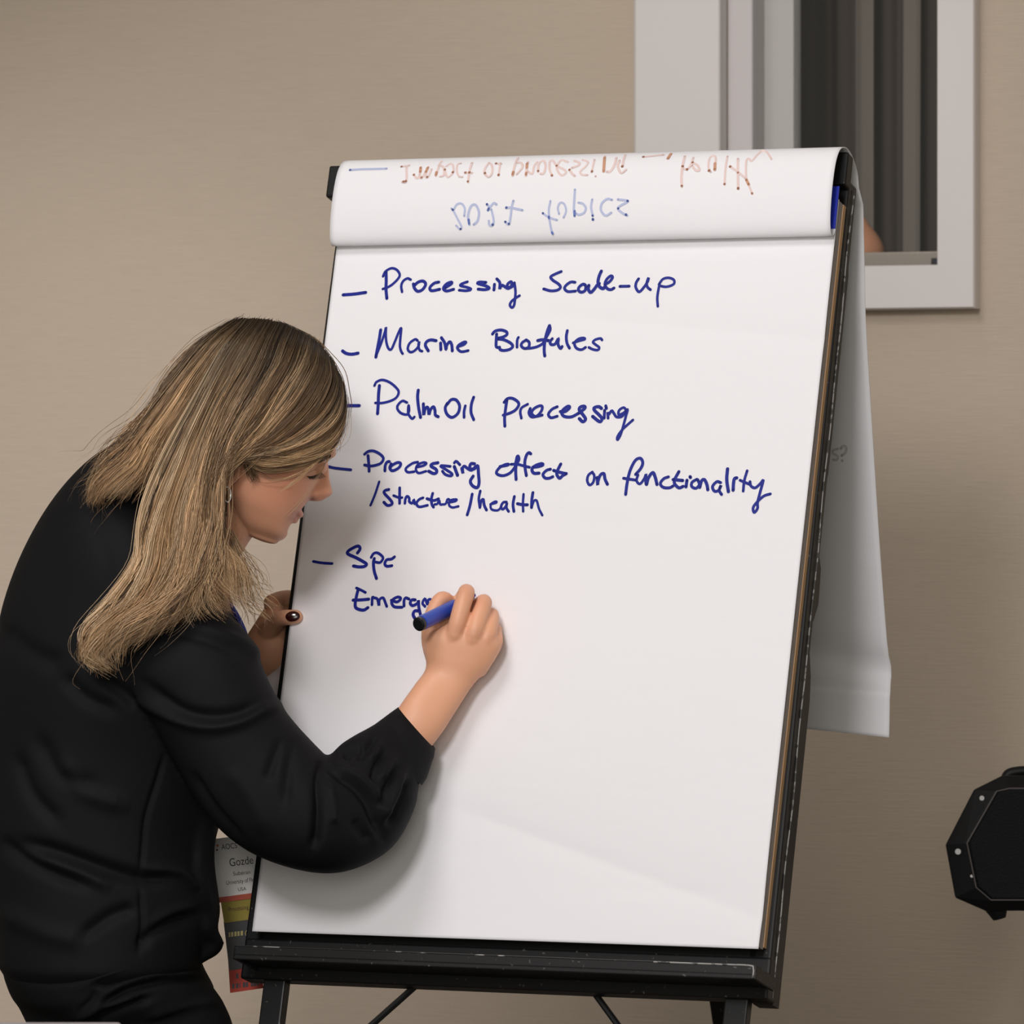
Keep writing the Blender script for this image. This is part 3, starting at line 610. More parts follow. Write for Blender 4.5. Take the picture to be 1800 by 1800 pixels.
# front edge of the open jacket hanging below the chest
jb.sec([((320,1430),(384,1434),6.40,.05),((326,1470),(378,1472),6.40,.05),((330,1520),(377,1522),6.40,.05),((340,1570),(384,1575),6.41,.05),((345,1600),(387,1605),6.42,.045),((350,1630),(382,1637),6.42,.04),((352,1650),(395,1657),6.43,.03),((350,1672),(384,1677),6.43,.025),((348,1684),(364,1688),6.43,.02)], 30, 24)
jk = remesh(jb.build('jacket', M['jacket'], PR), .0042, 12, .5)
sd = jk.modifiers.new('s', 'SUBSURF'); sd.levels = 1; sd.render_levels = 1
bpy.context.view_layer.update(); me2 = bpy.data.meshes.new_from_object(jk.evaluated_get(bpy.context.evaluated_depsgraph_get())); jk.modifiers.clear(); jk.data = me2; me2.name = 'jacket'
for p in me2.polygons: p.use_smooth = True
FOLDS = [ # (polyline px, amplitude m, width px)
 ([(232,1205),(250,1228),(311,1263),(366,1277),(418,1270),(464,1249),(491,1237)], .0050, 11), ([(240,1190),(311,1245),(366,1260),(418,1254),(464,1234)], -.0045, 12),
 ([(567,1335),(560,1375),(560,1421),(556,1467),(548,1495)], -.006, 9), ([(577,1375),(586,1418),(588,1450)], .0035, 8), ([(571,1347),(617,1375),(644,1405),(658,1436),(675,1476)], -.006, 9), ([(585,1345),(632,1368),(664,1400),(682,1440)], .0035, 9),
 ([(662,1292),(644,1318),(628,1340)], -.0035, 7), ([(680,1318),(662,1346),(655,1375)], -.004, 7), ([(704,1342),(680,1388),(667,1421)], -.0045, 8), ([(718,1366),(709,1405),(680,1457)], -.0045, 8), ([(670,1305),(652,1335)], .003, 6), ([(692,1330),(670,1370)], .003, 7), ([(711,1355),(694,1400),(674,1440)], .003, 7), ([(600,1330),(618,1318),(640,1312)], -.006, 9),
 ([(496,1296),(480,1340),(468,1372)], -.0025, 9), ([(520,1290),(508,1350),(500,1420)], -.0025, 10), ([(303,1093),(368,1108),(433,1134),(455,1162)], .003, 10), ([(300,1108),(368,1126),(425,1150)], -.0025, 10),
 ([(28,1478),(111,1502),(194,1530),(250,1544),(310,1543)], -.007, 13), ([(250,1529),(305,1532),(330,1545),(350,1566)], .004, 9), ([(0,1475),(42,1511),(97,1536),(167,1560)], -.005, 12), ([(139,1650),(194,1611),(240,1595)], -.004, 12), ([(244,1670),(264,1642),(305,1619),(350,1604)], -.006, 11), ([(250,1655),(290,1612),(345,1592)], .003, 11),
 ([(173,1188),(217,1218),(246,1238)], -.004, 12), ([(108,1185),(152,1227),(208,1251)], -.0035, 13), ([(26,1320),(56,1396),(108,1450)], -.004, 14), ([(61,1290),(108,1361),(173,1385)], -.0035, 16), ([(100,1330),(150,1390),(230,1420)], .003, 16),
 ([(60,1500),(130,1530),(200,1560)], .0035, 14), ([(291,1318),(277,1370),(257,1435),(251,1491),(246,1545)], -.0022, 5), ([(246,1560),(250,1620),(244,1680)], -.002, 5), ([(335,1355),(376,1420),(430,1480)], -.003, 8),
 ([(140,880),(200,960),(215,1060)], -.002, 20), ([(-10,1100),(60,1150),(110,1170)], -.003, 18), ([(400,1350),(440,1400),(470,1470)], .002, 16), ([(620,1440),(650,1480)], -.003, 9), ([(0,1600),(80,1640),(150,1655)], .003, 18)]
def fold_displace(me, folds, Yc, gain=1.8):
    V = verts(me); N = norms(me); q = proj(V); near = (N[:, 1] < .25) & (V[:, 1] < Yc); D_ = np.zeros(len(V))
    for poly, amp, wd in folds:
        c = cr(poly, 200); best = np.full(len(V), 1e9); tt = np.zeros(len(V))
        idx = np.where(near & (q[:, 0] > c[:, 0].min()-4*wd) & (q[:, 0] < c[:, 0].max()+4*wd) & (q[:, 1] > c[:, 1].min()-4*wd) & (q[:, 1] < c[:, 1].max()+4*wd))[0]
        if len(idx) == 0: continue
        dd = np.linalg.norm(q[idx][:, None]-c[None], axis=2); j = dd.argmin(1); d = dd[np.arange(len(idx)), j]; t = j/199
        D_[idx] += gain*amp*np.exp(-(d/wd)**2)*np.clip(np.minimum(t, 1-t)*5+.15, 0, 1)
    V += N*D_[:, None]; me.vertices.foreach_set('co', V.astype(np.float32).ravel()); me.update()
fold_displace(jk.data, FOLDS, 6.47)
# hem edge
# cuff of the writing arm
cb = MB(); rows = [((646,1282),(742,1380),6.335,.043),((655,1276),(750,1368),6.34,.041),((690,1250),(763,1330),6.356,.034),((700,1243),(765,1316),6.36,.032)]
inner = [((702,1246),(762,1313),6.36,.028),((690,1262),(752,1325),6.352,.026)]
def ell(row, n=40):
    A, Bp, Y, hd = row; a = P(*A, Y); b = P(*Bp, Y); c = (a+b)/2; e = (a-b)/2; d = np.array([0, 1., 0])
    return [c+e*math.cos(t)+d*hd*math.sin(t) for t in np.linspace(0, 2*math.pi, n, endpoint=False)]
cb.loft([ell(r) for r in rows+inner], False)
cuff = cb.build('cuff', M['cuff'], PR, smooth=True); 
# trousers
HIPS = [((8,1640),(350,1640),6.45,.155),((6,1700),(352,1690),6.45,.165),((22,1750),(378,1742),6.45,.165)]
LEGN = [((20,1735),(382,1745),6.42,.10),((46,1795),(408,1798),6.415,.10),((90,1880),(425,1890),6.41,.095),((150,1990),(428,2000),6.405,.085),((200,2100),(415,2120),6.41,.072),((200,2220),(380,2230),6.43,.06),((170,2380),(335,2385),6.45,.058),((150,2520),(285,2520),6.46,.05),((150,2665),(255,2665),6.46,.042)]
LEGF = [(a, b, y+.13, h) for a, b, y, h in LEGN]
pb = MB(); pb.sec(HIPS, 48, 30); pb.sec(LEGN, 40, 70); pb.sec(LEGF, 40, 70)
pants = remesh(pb.build('trousers', M['jeans'], PR), .006, 8)
sd = pants.modifiers.new('s', 'SUBSURF'); sd.levels = 1; sd.render_levels = 1
bpy.context.view_layer.update(); me2 = bpy.data.meshes.new_from_object(pants.evaluated_get(bpy.context.evaluated_depsgraph_get())); pants.modifiers.clear(); pants.data = me2; me2.name = 'trousers'
for p in me2.polygons: p.use_smooth = True
PF = [([(140,1735),(200,1712),(260,1694),(340,1688)], .005, 8), ([(150,1730),(210,1722),(270,1703),(345,1702)], -.006, 8), ([(170,1760),(230,1722),(300,1715),(350,1712)], .004, 8), ([(170,1778),(215,1745),(290,1722),(360,1722)], -.006, 8), ([(120,1790),(180,1770),(250,1750)], .005, 9), ([(170,1792),(210,1772),(270,1752)], -.006, 8), ([(250,1790),(320,1770),(385,1762)], .003, 9), ([(20,1712),(80,1722),(140,1716)], -.003, 9), ([(130,1788),(160,1760),(170,1740)], -.003, 6)]
fold_displace(pants.data, PF, 6.47)
for dy in (0, .13):
    s = MB(); c = P(200, 2700, 6.46+dy)
    s.sec([((145,2640),(258,2640),6.46+dy,.043),((142,2690),(290,2680),6.455+dy,.043),((145,2722),(380,2722),6.45+dy,.045)], 24, 20)
    o = s.build('shoe', M['shoe'], PR, smooth=True)

# ---- body: head, neck, arms, hands, trunk and legs in one surface
YH = 6.345
bb = MB()
HEAD = [((430,932),(487,951),6.35,.020),((408,908),(500,940),6.35,.038),((386,872),(507,925),6.348,.050),((366,838),(518,907),6.345,.058),((352,796),(541,880),6.345,.064),((346,748),(560,846),6.345,.068),((344,704),(575,813),6.345,.071),((346,668),(590,788),6.345,.073),((358,628),(602,740),6.345,.074),((386,596),(602,690),6.345,.070),((428,580),(588,645),6.345,.056),((478,584),(560,612),6.345,.030)]
HEAD = [(a, b, (y-.008, y+.012), h) for a, b, y, h in HEAD]
bb.sec(HEAD, 56, 90, front=-.0)
# slimmer muzzle and nose
bb.sec([((560,806),(577,813),6.357,.006),((553,828),(579,838),6.357,.0095),((546,850),(583,860),6.357,.0125),((543,866),(581,869),6.357,.014),((540,876),(570,878),6.357,.011)], 28, 30)
bb.ball(P(551,868,6.345), .0072, .0062, .0058); bb.ball(P(551,868,6.370), .0072, .0062, .0058); bb.ball(P(574,864,6.357), .0075, .009, .0072)
bb.ball(P(524,901.5,6.355), .0080, .018, .0050, R=np.array(Matrix.Rotation(.6, 3, 'Y'))); bb.ball(P(514,912,6.355), .0078, .016, .0052, R=np.array(Matrix.Rotation(.5, 3, 'Y')))
bb.ball(P(489,935,6.357), .012, .016, .011)                                   # chin
bb.ball(P(580,796,6.335), .008, .022, .007); bb.ball(P(561,822,6.325), .010, .012, .0085); bb.ball(P(561,822,6.385), .010, .012, .0085)   # brow, closed lids
for sg in (-1, 1): bb.tube(cr(np.array([P(x, y, YH+sg*z) for x, y, z in ((416,842,.074),(420,822,.078),(418,806,.081),(410,799,.082),(402,806,.081),(397,826,.079),(397,846,.077))]), 24), .0024, 8, True, True); bb.ball(P(408,826,YH+sg*.070), .012, .007, .020, R=np.array(Matrix.Rotation(.35, 3, 'Y'))); bb.ball(P(399,851,YH+sg*.069), .006, .0045, .008)
bb.sec([((352,720),(452,930),6.36,.052),((320,790),(430,965),6.37,.053),((285,850),(410,1000),6.385,.055),((240,900),(400,1060),6.41,.07)], 36, 30)
sh = lambda S, k: (S, k)
bb.sec(TORSO[1:], 48, 60, shrink=.80)
bb.sec([(tuple(np.mean([a, b], 0)+(np.array(a)-np.mean([a, b], 0))*.55), tuple(np.mean([a, b], 0)+(np.array(b)-np.mean([a, b], 0))*.55), y, h*.55) for a, b, y, h in ARM[:-1]]+[((698,1250),(752,1312),6.362,.023)], 30, 70)
bb.sec([((695,1252),(756,1316),6.362,.0235),((712,1227),(780,1284),6.366,.024),((730,1202),(803,1248),6.374,.0235),((748,1175),(832,1204),6.383,.0222),((747,1142),(861,1172),6.381,.0205),((752,1116),(878,1140),6.378,.0180),((782,1098),(874,1116),6.377,.014)], 36, 50)
def finger(joints): 
    j = np.array([list(P(x, y, Y))+[r] for x, y, Y, r in joints]); c = cr(j, 26); bb.tube(c[:, :3], c[:, 3], 14, True, True)
finger([(786,1150,6.378,.011),(801,1106,6.367,.0112),(812,1066,6.370,.0112),(820,1042,6.381,.0108),(816,1045,6.408,.0095),(806,1060,6.420,.0085)])
finger([(812,1160,6.380,.011),(832,1114,6.368,.0115),(843,1082,6.376,.0110),(851,1059,6.390,.0103),(842,1062,6.415,.009),(828,1074,6.424,.008)])
finger([(830,1168,6.383,.011),(854,1124,6.373,.0110),(862,1098,6.384,.0103),(864,1081,6.405,.0095),(854,1084,6.420,.0085),(842,1094,6.427,.0075)])
finger([(842,1176,6.386,.011),(868,1135,6.383,.0100),(871,1116,6.395,.0090),(869,1104,6.414,.0082),(858,1108,6.425,.0075),(850,1116,6.428,.007)])
finger([(770,1170,6.385,.013),(758,1128,6.390,.0125),(758,1092,6.396,.0108),(768,1063,6.402,.0100),(779,1052,6.405,.0096),(792,1060,6.414,.0085),(797,1068,6.418,.0075)])
for x0, y0, x1, y1, Y1 in ((776,1186,801,1108,6.366), (792,1190,832,1116,6.367), (806,1192,854,1126,6.372)):
    bb.tube(cr(np.array([P(x0, y0, 6.3735), P(x0*.6+x1*.4, y0*.6+y1*.4, 6.3668), P(x1, y1, Y1)]), 16), np.linspace(.0045, .0062, 16), 10, True, True)
    bb.ball(P(x1-2, y1+5, Y1+.0005), .0105, .0100, .0120)
bb.ball(P(786,1104,6.394), .016, .010, .016)
# left hand holding the far edge of the easel
bb.sec([(tuple(np.mean([a, b], 0)+(np.array(a)-np.mean([a, b], 0))*.5), tuple(np.mean([a, b], 0)+(np.array(b)-np.mean([a, b], 0))*.5), y, h*.5) for a, b, y, h in LARM], 24, 50)
bb.sec([((412,1165),(458,1198),6.62,.022),((425,1132),(474,1186),6.61,.022),((442,1104),(495,1168),6.605,.022),((464,1070),(503,1140),6.605,.021),((482,1048),(508,1096),6.606,.016)], 32, 40)
finger([(468,1112,6.595,.014),(484,1096,6.572,.0122),(497,1087,6.546,.0108),(510,1085,6.531,.0100),(520,1084,6.528,.0092)])
for (y0, y1, r) in ((1056, 1052, .0115), (1084, 1084, .0112), (1112, 1114, .011), (1140, 1142, .0095)):
    finger([(478-(y0-1056)*.1,y0+4,6.60,r),(494-(y0-1056)*.12,y0-2,6.625,r),(514-(y0-1056)*.12,y1,6.645,r*.95),(548,y1+6,6.650,r*.85),(570,y1+10,6.645,r*.75)])
bb.sec([(a, b, y, h*.85) for a, b, y, h in HIPS], 36, 20, shrink=.85); bb.sec(LEGN, 30, 50, shrink=.8); bb.sec(LEGF, 30, 50, shrink=.8)
body = remesh(bb.build('body', M['skin'], PR), .0019, 5, .45)
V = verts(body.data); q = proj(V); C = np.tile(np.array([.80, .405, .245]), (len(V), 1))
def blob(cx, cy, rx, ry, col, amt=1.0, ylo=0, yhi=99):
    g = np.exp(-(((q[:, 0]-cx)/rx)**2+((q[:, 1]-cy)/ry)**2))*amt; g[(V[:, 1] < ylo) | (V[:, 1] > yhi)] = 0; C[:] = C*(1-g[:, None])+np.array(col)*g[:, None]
hd_ = V[:, 1] < 6.5
blob(500, 870, 85, 75, (.60, .27, .165), .6, 0, 6.5); blob(490, 865, 55, 40, (.74, .31, .19), .6, 0, 6.5); blob(571, 868, 16, 14, (.66, .27, .17), .5, 0, 6.5)  # first blob puts the shade on the face into its skin colour
blob(526, 903, 12, 5, (.48, .17, .13), .75, 0, 6.5); blob(516, 912, 11, 5, (.50, .18, .14), .75, 0, 6.5); blob(407, 835, 14, 30, (.55, .20, .13), .6, 0, 6.5); blob(408, 833, 5, 12, (.25, .08, .05), .8, 0, 6.5)  # lips, ear; last blob paints the shade in the ear hollow
blob(550, 877, 8, 4, (.25, .07, .05), .7, 0, 6.37)  # shade of the nostril opening painted dark
for kx, ky in ((801,1106),(832,1114),(855,1124),(820,1042),(851,1058)): blob(kx, ky, 14, 12, (.66, .30, .19), .35, 0, 6.45)
# scalp under the hair
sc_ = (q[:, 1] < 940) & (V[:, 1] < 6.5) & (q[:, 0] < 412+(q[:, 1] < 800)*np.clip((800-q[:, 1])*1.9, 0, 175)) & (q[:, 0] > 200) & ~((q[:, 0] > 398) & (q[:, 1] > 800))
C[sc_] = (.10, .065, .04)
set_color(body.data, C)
BV = BVHTree.FromPolygons([tuple(v) for v in V], [tuple(p.vertices) for p in body.data.polygons])
def on_body(x, y, off=.001):
    d = Vector(((x-900)/F, 1, -(y-CY)/F)).normalized(); h, n, _, _ = BV.ray_cast(Vector(CAM), d)
    if h is None: return P(x, y, YH), np.array([0, -1., 0])
    return np.array(h)+np.array(n)*off, np.array(n)
# lashes and brow
mb = MB()
for k in range(16):
    t = k/15; x = 541+24*t; y = 838-7*t+2.5*math.sin(t*3.1); p, n = on_body(x, y, .0004); e = P(x+4+5*t, y+5.5+1.5*t, p[1]-.002)
    mb.tube([p, (p+e)/2+n*.0012, e], [.0005, .0004, .0001], 5)
pts = [on_body(540+25*t, 837.5-7*t+2.5*math.sin(t*3.1), .0003)[0] for t in np.linspace(0, 1, 14)]
mb.tube(pts, .0006, 6); mb.build('eyelashes', M['brow'], PR)
mb = MB()
for k in range(46):
    t = random.random(); x = 560+24*t+random.uniform(-1.5, 1.5); y = 812-13*t+random.uniform(-2.5, 2.5); p, n = on_body(x, y, .0006); p2, _ = on_body(x-7, y+2.2, .0009)
    mb.tube([p, p2], [.0006, .0002], 4)
mb.build('eyebrow', M['brow'], PR)
# nails
def nail(name, cx, cy, lx, ly, ang, m, off=.0012):
    p, n = on_body(cx, cy, 0); n /= np.linalg.norm(n); ax = np.array([math.cos(ang), 0, -math.sin(ang)]); ax -= n*ax.dot(n); ax /= np.linalg.norm(ax); s = np.cross(n, ax)
    R = np.stack([ax, s, n], 1); MB().ball(p+n*.0002, lx, ly, off, 12, R=R).build(name, m, PR, smooth=True)
nail('fingernail', 514.5, 1083.5, .0094, .0067, -.08, M['nail'], .0018)
nail('fingernail', 788, 1062, .0045, .0042, .7, M['nailr'], .0014)
# ear ring
pc = P(399, 869, YH-.074); t_ = np.linspace(0, 2*math.pi, 26)
MB().tube([pc+np.array([.0042*math.cos(a), .0075*math.cos(a)*0+.003*math.cos(a), .0092*math.sin(a)]) for a in t_], .0013, 8, False).build('earring', M['silver'], PR, smooth=True)
# ------------------------------------------------------------------ hair: thousands of strands swept along traced locks
def G(*a): return np.array([(a[i], a[i+1], a[i+2]) for i in range(0, len(a), 3)], float)
A = [G(605,708,.0,603,745,-.03,586,784,-.05,552,811,-.068,512,824,-.078,462,827,-.084,428,811,-.088,404,814,-.092),
     G(606,690,.0,605,722,-.03,596,752,-.055,570,783,-.07,522,800,-.08,472,806,-.085,428,804,-.09,396,812,-.095),
     G(597,660,0,602,697,-.035,589,737,-.06,551,771,-.078,501,789,-.087,451,797,-.092,418,800,-.094,392,812,-.098),
     G(582,630,0,589,672,-.04,566,722,-.07,521,762,-.087,471,786,-.095,428,799,-.098,394,810,-.1,374,862,-.1),
     G(562,606,0,560,648,-.045,531,703,-.078,486,752,-.095,446,786,-.1,394,810,-.104,370,870,-.105,370,945,-.1)]
Bm = [G(562,606,0,556,645,-.045,525,700,-.078,480,750,-.095,436,790,-.103,374,840,-.108,370,900,-.108,382,960,-.105,418,1010,-.1,446,1060,-.1),
      G(540,590,0,525,640,-.05,487,700,-.082,442,762,-.102,376,830,-.112,364,900,-.113,372,960,-.11,400,1010,-.108,425,1065,-.105),
      G(515,578,0,492,640,-.055,452,700,-.087,412,772,-.106,388,850,-.115,378,930,-.116,378,1000,-.115,376,1045,-.118,392,1080,-.12),
      G(492,570,0,462,640,-.058,421,710,-.092,385,790,-.11,366,880,-.117,362,950,-.118,352,1010,-.122,320,1058,-.13,270,1095,-.138,225,1130,-.14),
      G(472,566,0,436,630,-.057,391,710,-.092,354,800,-.11,334,880,-.117,330,950,-.121,314,1020,-.127,272,1068,-.136,225,1110,-.142,190,1170,-.142),
      G(452,563,0,411,620,-.053,366,700,-.088,322,790,-.107,295,870,-.116,280,940,-.121,264,1000,-.127,220,1060,-.136,176,1112,-.143,160,1158,-.143,188,1181,-.143),
      G(434,563,0,388,618,-.048,340,700,-.083,298,780,-.102,266,860,-.112,243,930,-.117,230,990,-.123,198,1050,-.132,162,1100,-.14,149,1148,-.142,168,1174,-.142)]
Cm = [G(434,563,0,388,618,-.048,338,690,-.078,296,765,-.092,262,835,-.098,232,880,-.1),
      G(430,562,0,380,608,-.042,326,680,-.068,284,750,-.083,250,800,-.088,215,838,-.088,180,880,-.085),
      G(422,563,0,368,604,-.032,312,675,-.056,266,745,-.068,226,795,-.072,186,835,-.07,164,872,-.068,160,886,-.066),
      G(412,565,.01,352,606,-.018,296,682,-.036,250,748,-.045,212,795,-.05,176,832,-.05,152,870,-.048),
      G(402,568,.03,340,616,.02,286,690,.01,240,752,.0,200,796,-.01,168,830,-.02)]
Fm = [G(500,572,.03,560,606,.045,594,660,.05,598,720,.06,590,770,.07), G(470,566,.04,420,590,.075,370,680,.09,330,780,.09,300,880,.08,290,940,.07), G(420,566,.04,360,630,.06,310,720,.06,270,790,.05,230,820,.03)]
Wm = [G(404,930,-.09,428,965,-.085,450,1000,-.08,462,1036,-.08), G(410,950,-.09,430,1010,-.085,448,1060,-.085,482,1088,-.09), G(396,960,-.1,420,1030,-.1,440,1075,-.1,450,1090,-.1)]
def y_of(g): return np.array([P(x, y, YH+d) for x, y, d in g])
SV = []; SQ = []; SCOL = []; base_n = 0
PAL = np.array([[.62,.40,.215],[.74,.49,.28],[.46,.28,.145],[.27,.16,.085],[.12,.075,.045],[.55,.38,.23],[.85,.62,.39],[.36,.23,.13]])
PW = np.array([.2,.16,.18,.13,.1,.1,.06,.07]); PW /= PW.sum()
STREAK = RNG.choice(len(PAL), 97, p=PW)
def strands(groups, n_clump, per, spread, rad, seg, wave, dark_root=.16, tip_spread=.5, outward=.0, dark=1.0, trim=(.82, 1.0), shell=True, streak=6.5):
    """n_clump locks between neighbouring guide curves, each of `per` hairs"""
    global base_n
    gs = [y_of(cr(g, 60)) for g in groups]; L = 60
    for c in range(n_clump):
        u = RNG.uniform(0, len(gs)-1) if len(gs) > 1 else 0; i = min(int(u), len(gs)-2) if len(gs) > 1 else 0; f = u-i
        g = gs[i]*(1-f)+gs[i+1]*f if len(gs) > 1 else gs[0].copy()
        s = np.linspace(0, 1, L)[:, None]
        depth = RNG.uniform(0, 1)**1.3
        ph = np.array([u*1.9, u*1.9+1.3, u*1.1])+RNG.normal(0, .28, 3); wl_ = RNG.normal(2.6, .22)
        lift = np.array([0, 1, 0])*depth*.028*(np.sin(np.clip(s*1.15, 0, 1)*math.pi/2))+np.array([0, 0, 0])
        wv = wave*(s**1.4)*np.stack([np.sin(6.28*wl_*s[:, 0]+ph[0]), .6*np.sin(6.28*wl_*.9*s[:, 0]+ph[1]), .5*np.sin(6.28*wl_*s[:, 0]+ph[2])], 1)
        g = g+lift+wv+RNG.normal(0, spread*.6, 3)*np.clip(s*3, .15, 1)
        if shell:                               # keep the lock outside the skull
            q = proj(g)
            for k in range(2, L):
                if q[k, 1] > 955: break
                h, nn, _, _ = BV.ray_cast(Vector(CAM), Vector((g[k]-CAM)))
                if h is not None and 6.2 < h[1] < 6.45 and g[k, 1] < YH+.03: g[k, 1] = min(g[k, 1], h[1]-.003-.012*(1-depth))
            y = np.pad(g[:, 1], 3, mode='edge'); g[:, 1] = np.minimum(g[:, 1], np.convolve(y, np.ones(7)/7, 'valid'))
        col = PAL[STREAK[int((u+RNG.normal(0, .03))*streak) % 97]]*RNG.uniform(.85, 1.12)*dark*(1-.5*depth)  # inner locks darkened: shade between locks put into the hair colour
        for k in range(per):
            off = RNG.normal(0, 1, 3)*spread*np.array([1, .7, 1]); e = RNG.uniform(*trim)
            ss = np.linspace(0, 1, seg)*e; idx = ss*(L-1); lo = np.minimum(idx.astype(int), L-2); fr2 = (idx-lo)[:, None]
            p = g[lo]*(1-fr2)+g[lo+1]*fr2
            prof = (.35+.65*np.sin(np.clip(ss*1.3, 0, 1)*math.pi/2))*(1+tip_spread*ss**3)
            ww = spread*.28*np.stack([np.sin(ss*RNG.uniform(8, 18)+RNG.uniform(0, 6)), np.sin(ss*RNG.uniform(8, 18)+RNG.uniform(0, 6)), np.sin(ss*RNG.uniform(8, 18)+RNG.uniform(0, 6))], 1)
            p = p+off*prof[:, None]+ww*prof[:, None]
            T = np.gradient(p, axis=0); T /= np.linalg.norm(T, axis=1)[:, None]+1e-9
            s1 = np.cross(T, np.array([.1, 1, .05])); s1 /= np.linalg.norm(s1, axis=1)[:, None]+1e-9; s2 = np.cross(T, s1)
            r = rad*RNG.uniform(.7, 1.2)*np.clip((1-np.linspace(0, 1, seg))*6, .25, 1)*np.clip(.6+ss*2, 0, 1)
            ring = np.stack([p+(s1*math.cos(a)+s2*math.sin(a))*r[:, None] for a in (0, 2.094, 4.189)], 1)
            SV.append(ring.reshape(-1, 3))
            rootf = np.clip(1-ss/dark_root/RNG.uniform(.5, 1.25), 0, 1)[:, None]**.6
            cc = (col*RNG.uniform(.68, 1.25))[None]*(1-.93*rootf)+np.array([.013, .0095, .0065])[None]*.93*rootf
            SCOL.append(np.repeat(cc, 3, 0))
            b0 = base_n+np.arange(seg-1)[:, None]*3
            for a in range(3): SQ.append(np.concatenate([b0+a, b0+(a+1) % 3, b0+3+(a+1) % 3, b0+3+a], 1))
            base_n += seg*3
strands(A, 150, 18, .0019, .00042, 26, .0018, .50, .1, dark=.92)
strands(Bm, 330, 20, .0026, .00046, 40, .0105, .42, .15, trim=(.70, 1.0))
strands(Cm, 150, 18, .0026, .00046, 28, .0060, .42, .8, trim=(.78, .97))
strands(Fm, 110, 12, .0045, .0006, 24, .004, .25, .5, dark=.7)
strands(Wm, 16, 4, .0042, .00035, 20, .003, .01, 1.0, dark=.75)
# undersides and loose hairs
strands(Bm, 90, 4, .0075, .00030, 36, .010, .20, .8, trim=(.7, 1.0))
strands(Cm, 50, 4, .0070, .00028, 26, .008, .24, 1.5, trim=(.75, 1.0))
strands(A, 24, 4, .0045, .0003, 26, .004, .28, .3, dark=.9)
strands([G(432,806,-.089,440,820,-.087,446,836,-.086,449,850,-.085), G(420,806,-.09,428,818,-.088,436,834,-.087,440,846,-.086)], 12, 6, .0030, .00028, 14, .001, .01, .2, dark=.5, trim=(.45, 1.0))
# single hairs across the cheek
for g, n in (([G(592,772,-.045,560,808,-.066,520,845,-.083,478,872,-.088)], 4), ([G(590,778,-.045,552,815,-.068,505,840,-.083,458,846,-.09)], 4), ([G(584,790,-.03,566,826,-.045,545,862,-.058,515,898,-.066,488,925,-.066)], 2)):
    strands(g, 2, n, .0009, .00026, 24, .001, .01, .6, dark=1.3)
hair = link('hair', fast_mesh('hair', np.concatenate(SV), np.concatenate(SQ)), PR)
hair.data.materials.append(M['hair']); set_color(hair.data, np.concatenate(SCOL))

# ------------------------------------------------------------------ marker in the hand
p0 = P(735, 1098, 6.335); p1 = P(833, 1050, 6.4345); ax = (p1-p0)/np.linalg.norm(p1-p0); Lm = np.linalg.norm(p1-p0)
MK = thing('marker_pen', p0, 'blue marker pen with a black end held in the writing hand', 'marker')
def seg_(t0, t1): return [p0+ax*t0, p0+ax*t1]
mb = MB(); mb.tube([p0+ax*x for x in (.006, .008, .05, .0801, .081)], [.0085, .0094, .0094, .0094, .009], 28); mb.build('barrel', M['mblue'], MK, smooth=False, bevel=.0004)
mb = MB(); mb.tube([p0+ax*x for x in (0, .0008, .0015, .006)], [.0062, .0084, .0089, .0089], 28); mb.build('end_cap', M['mblack'], MK)
mb = MB(); mb.tube([p0+ax*x for x in (.081, .082, Lm-.012, Lm-.006)], [.008, .0082, .006, .004], 24); mb.build('grip', M['mblack'], MK)
MB().tube([p0+ax*(Lm-.006), p0+ax*(Lm-.0012)], [.003, .0022], 14).build('tip', M['ink'], MK)

# ------------------------------------------------------------------ badge with ribbons
BY = 6.525
BD = thing('name_badge', P(418, 1473, BY), 'white name badge with stacked coloured ribbons hanging behind the easel tray', 'badge')
def plate(name, quad, m, parent, d0=0.0, th=.0008, lab=None):
    f = [P(x, y, BY+d0) for x, y in quad]; k = [P(x, y, BY+d0+th) for x, y in quad]; n = len(quad)
    o = MB().add(f+k, [tuple(range(n)), tuple(range(2*n-1, n-1, -1))]+[(i, (i+1) % n, n+(i+1) % n, n+i) for i in range(n)]).build(name, m, parent)
    if lab: o['label'] = lab
    return o
card = plate('badge_card', [(374,1475),(462,1464),(468,1569),(381,1581)], M['bcard'], BD)
plate('colour_strip', [(380.5,1578),(467.5,1566.5),(468.5,1576),(384,1587)], M['orange'], BD, -.0006, .0005, 'orange strip along the bottom of the card')
rb1 = plate('ribbon', [(388,1586),(458,1577),(463,1613),(394,1622.5)], M['yellow'], BD, .001, .0005, 'olive yellow ribbon')
rb2 = plate('ribbon', [(393,1620),(458,1611),(464,1697),(403,1706)], M['rblack'], BD, .002, .0005, 'black ribbon with gold lettering')
rb3 = plate('ribbon', [(401,1690),(461,1684),(463,1737),(404.5,1745.5)], M['rred'], BD, .003, .0005, 'red ribbon with dark lettering')
plate('slot', [(416,1474.5),(426,1473.3),(426.3,1477),(416.3,1478.2)], M['btext'], BD, -.0009, .0004)
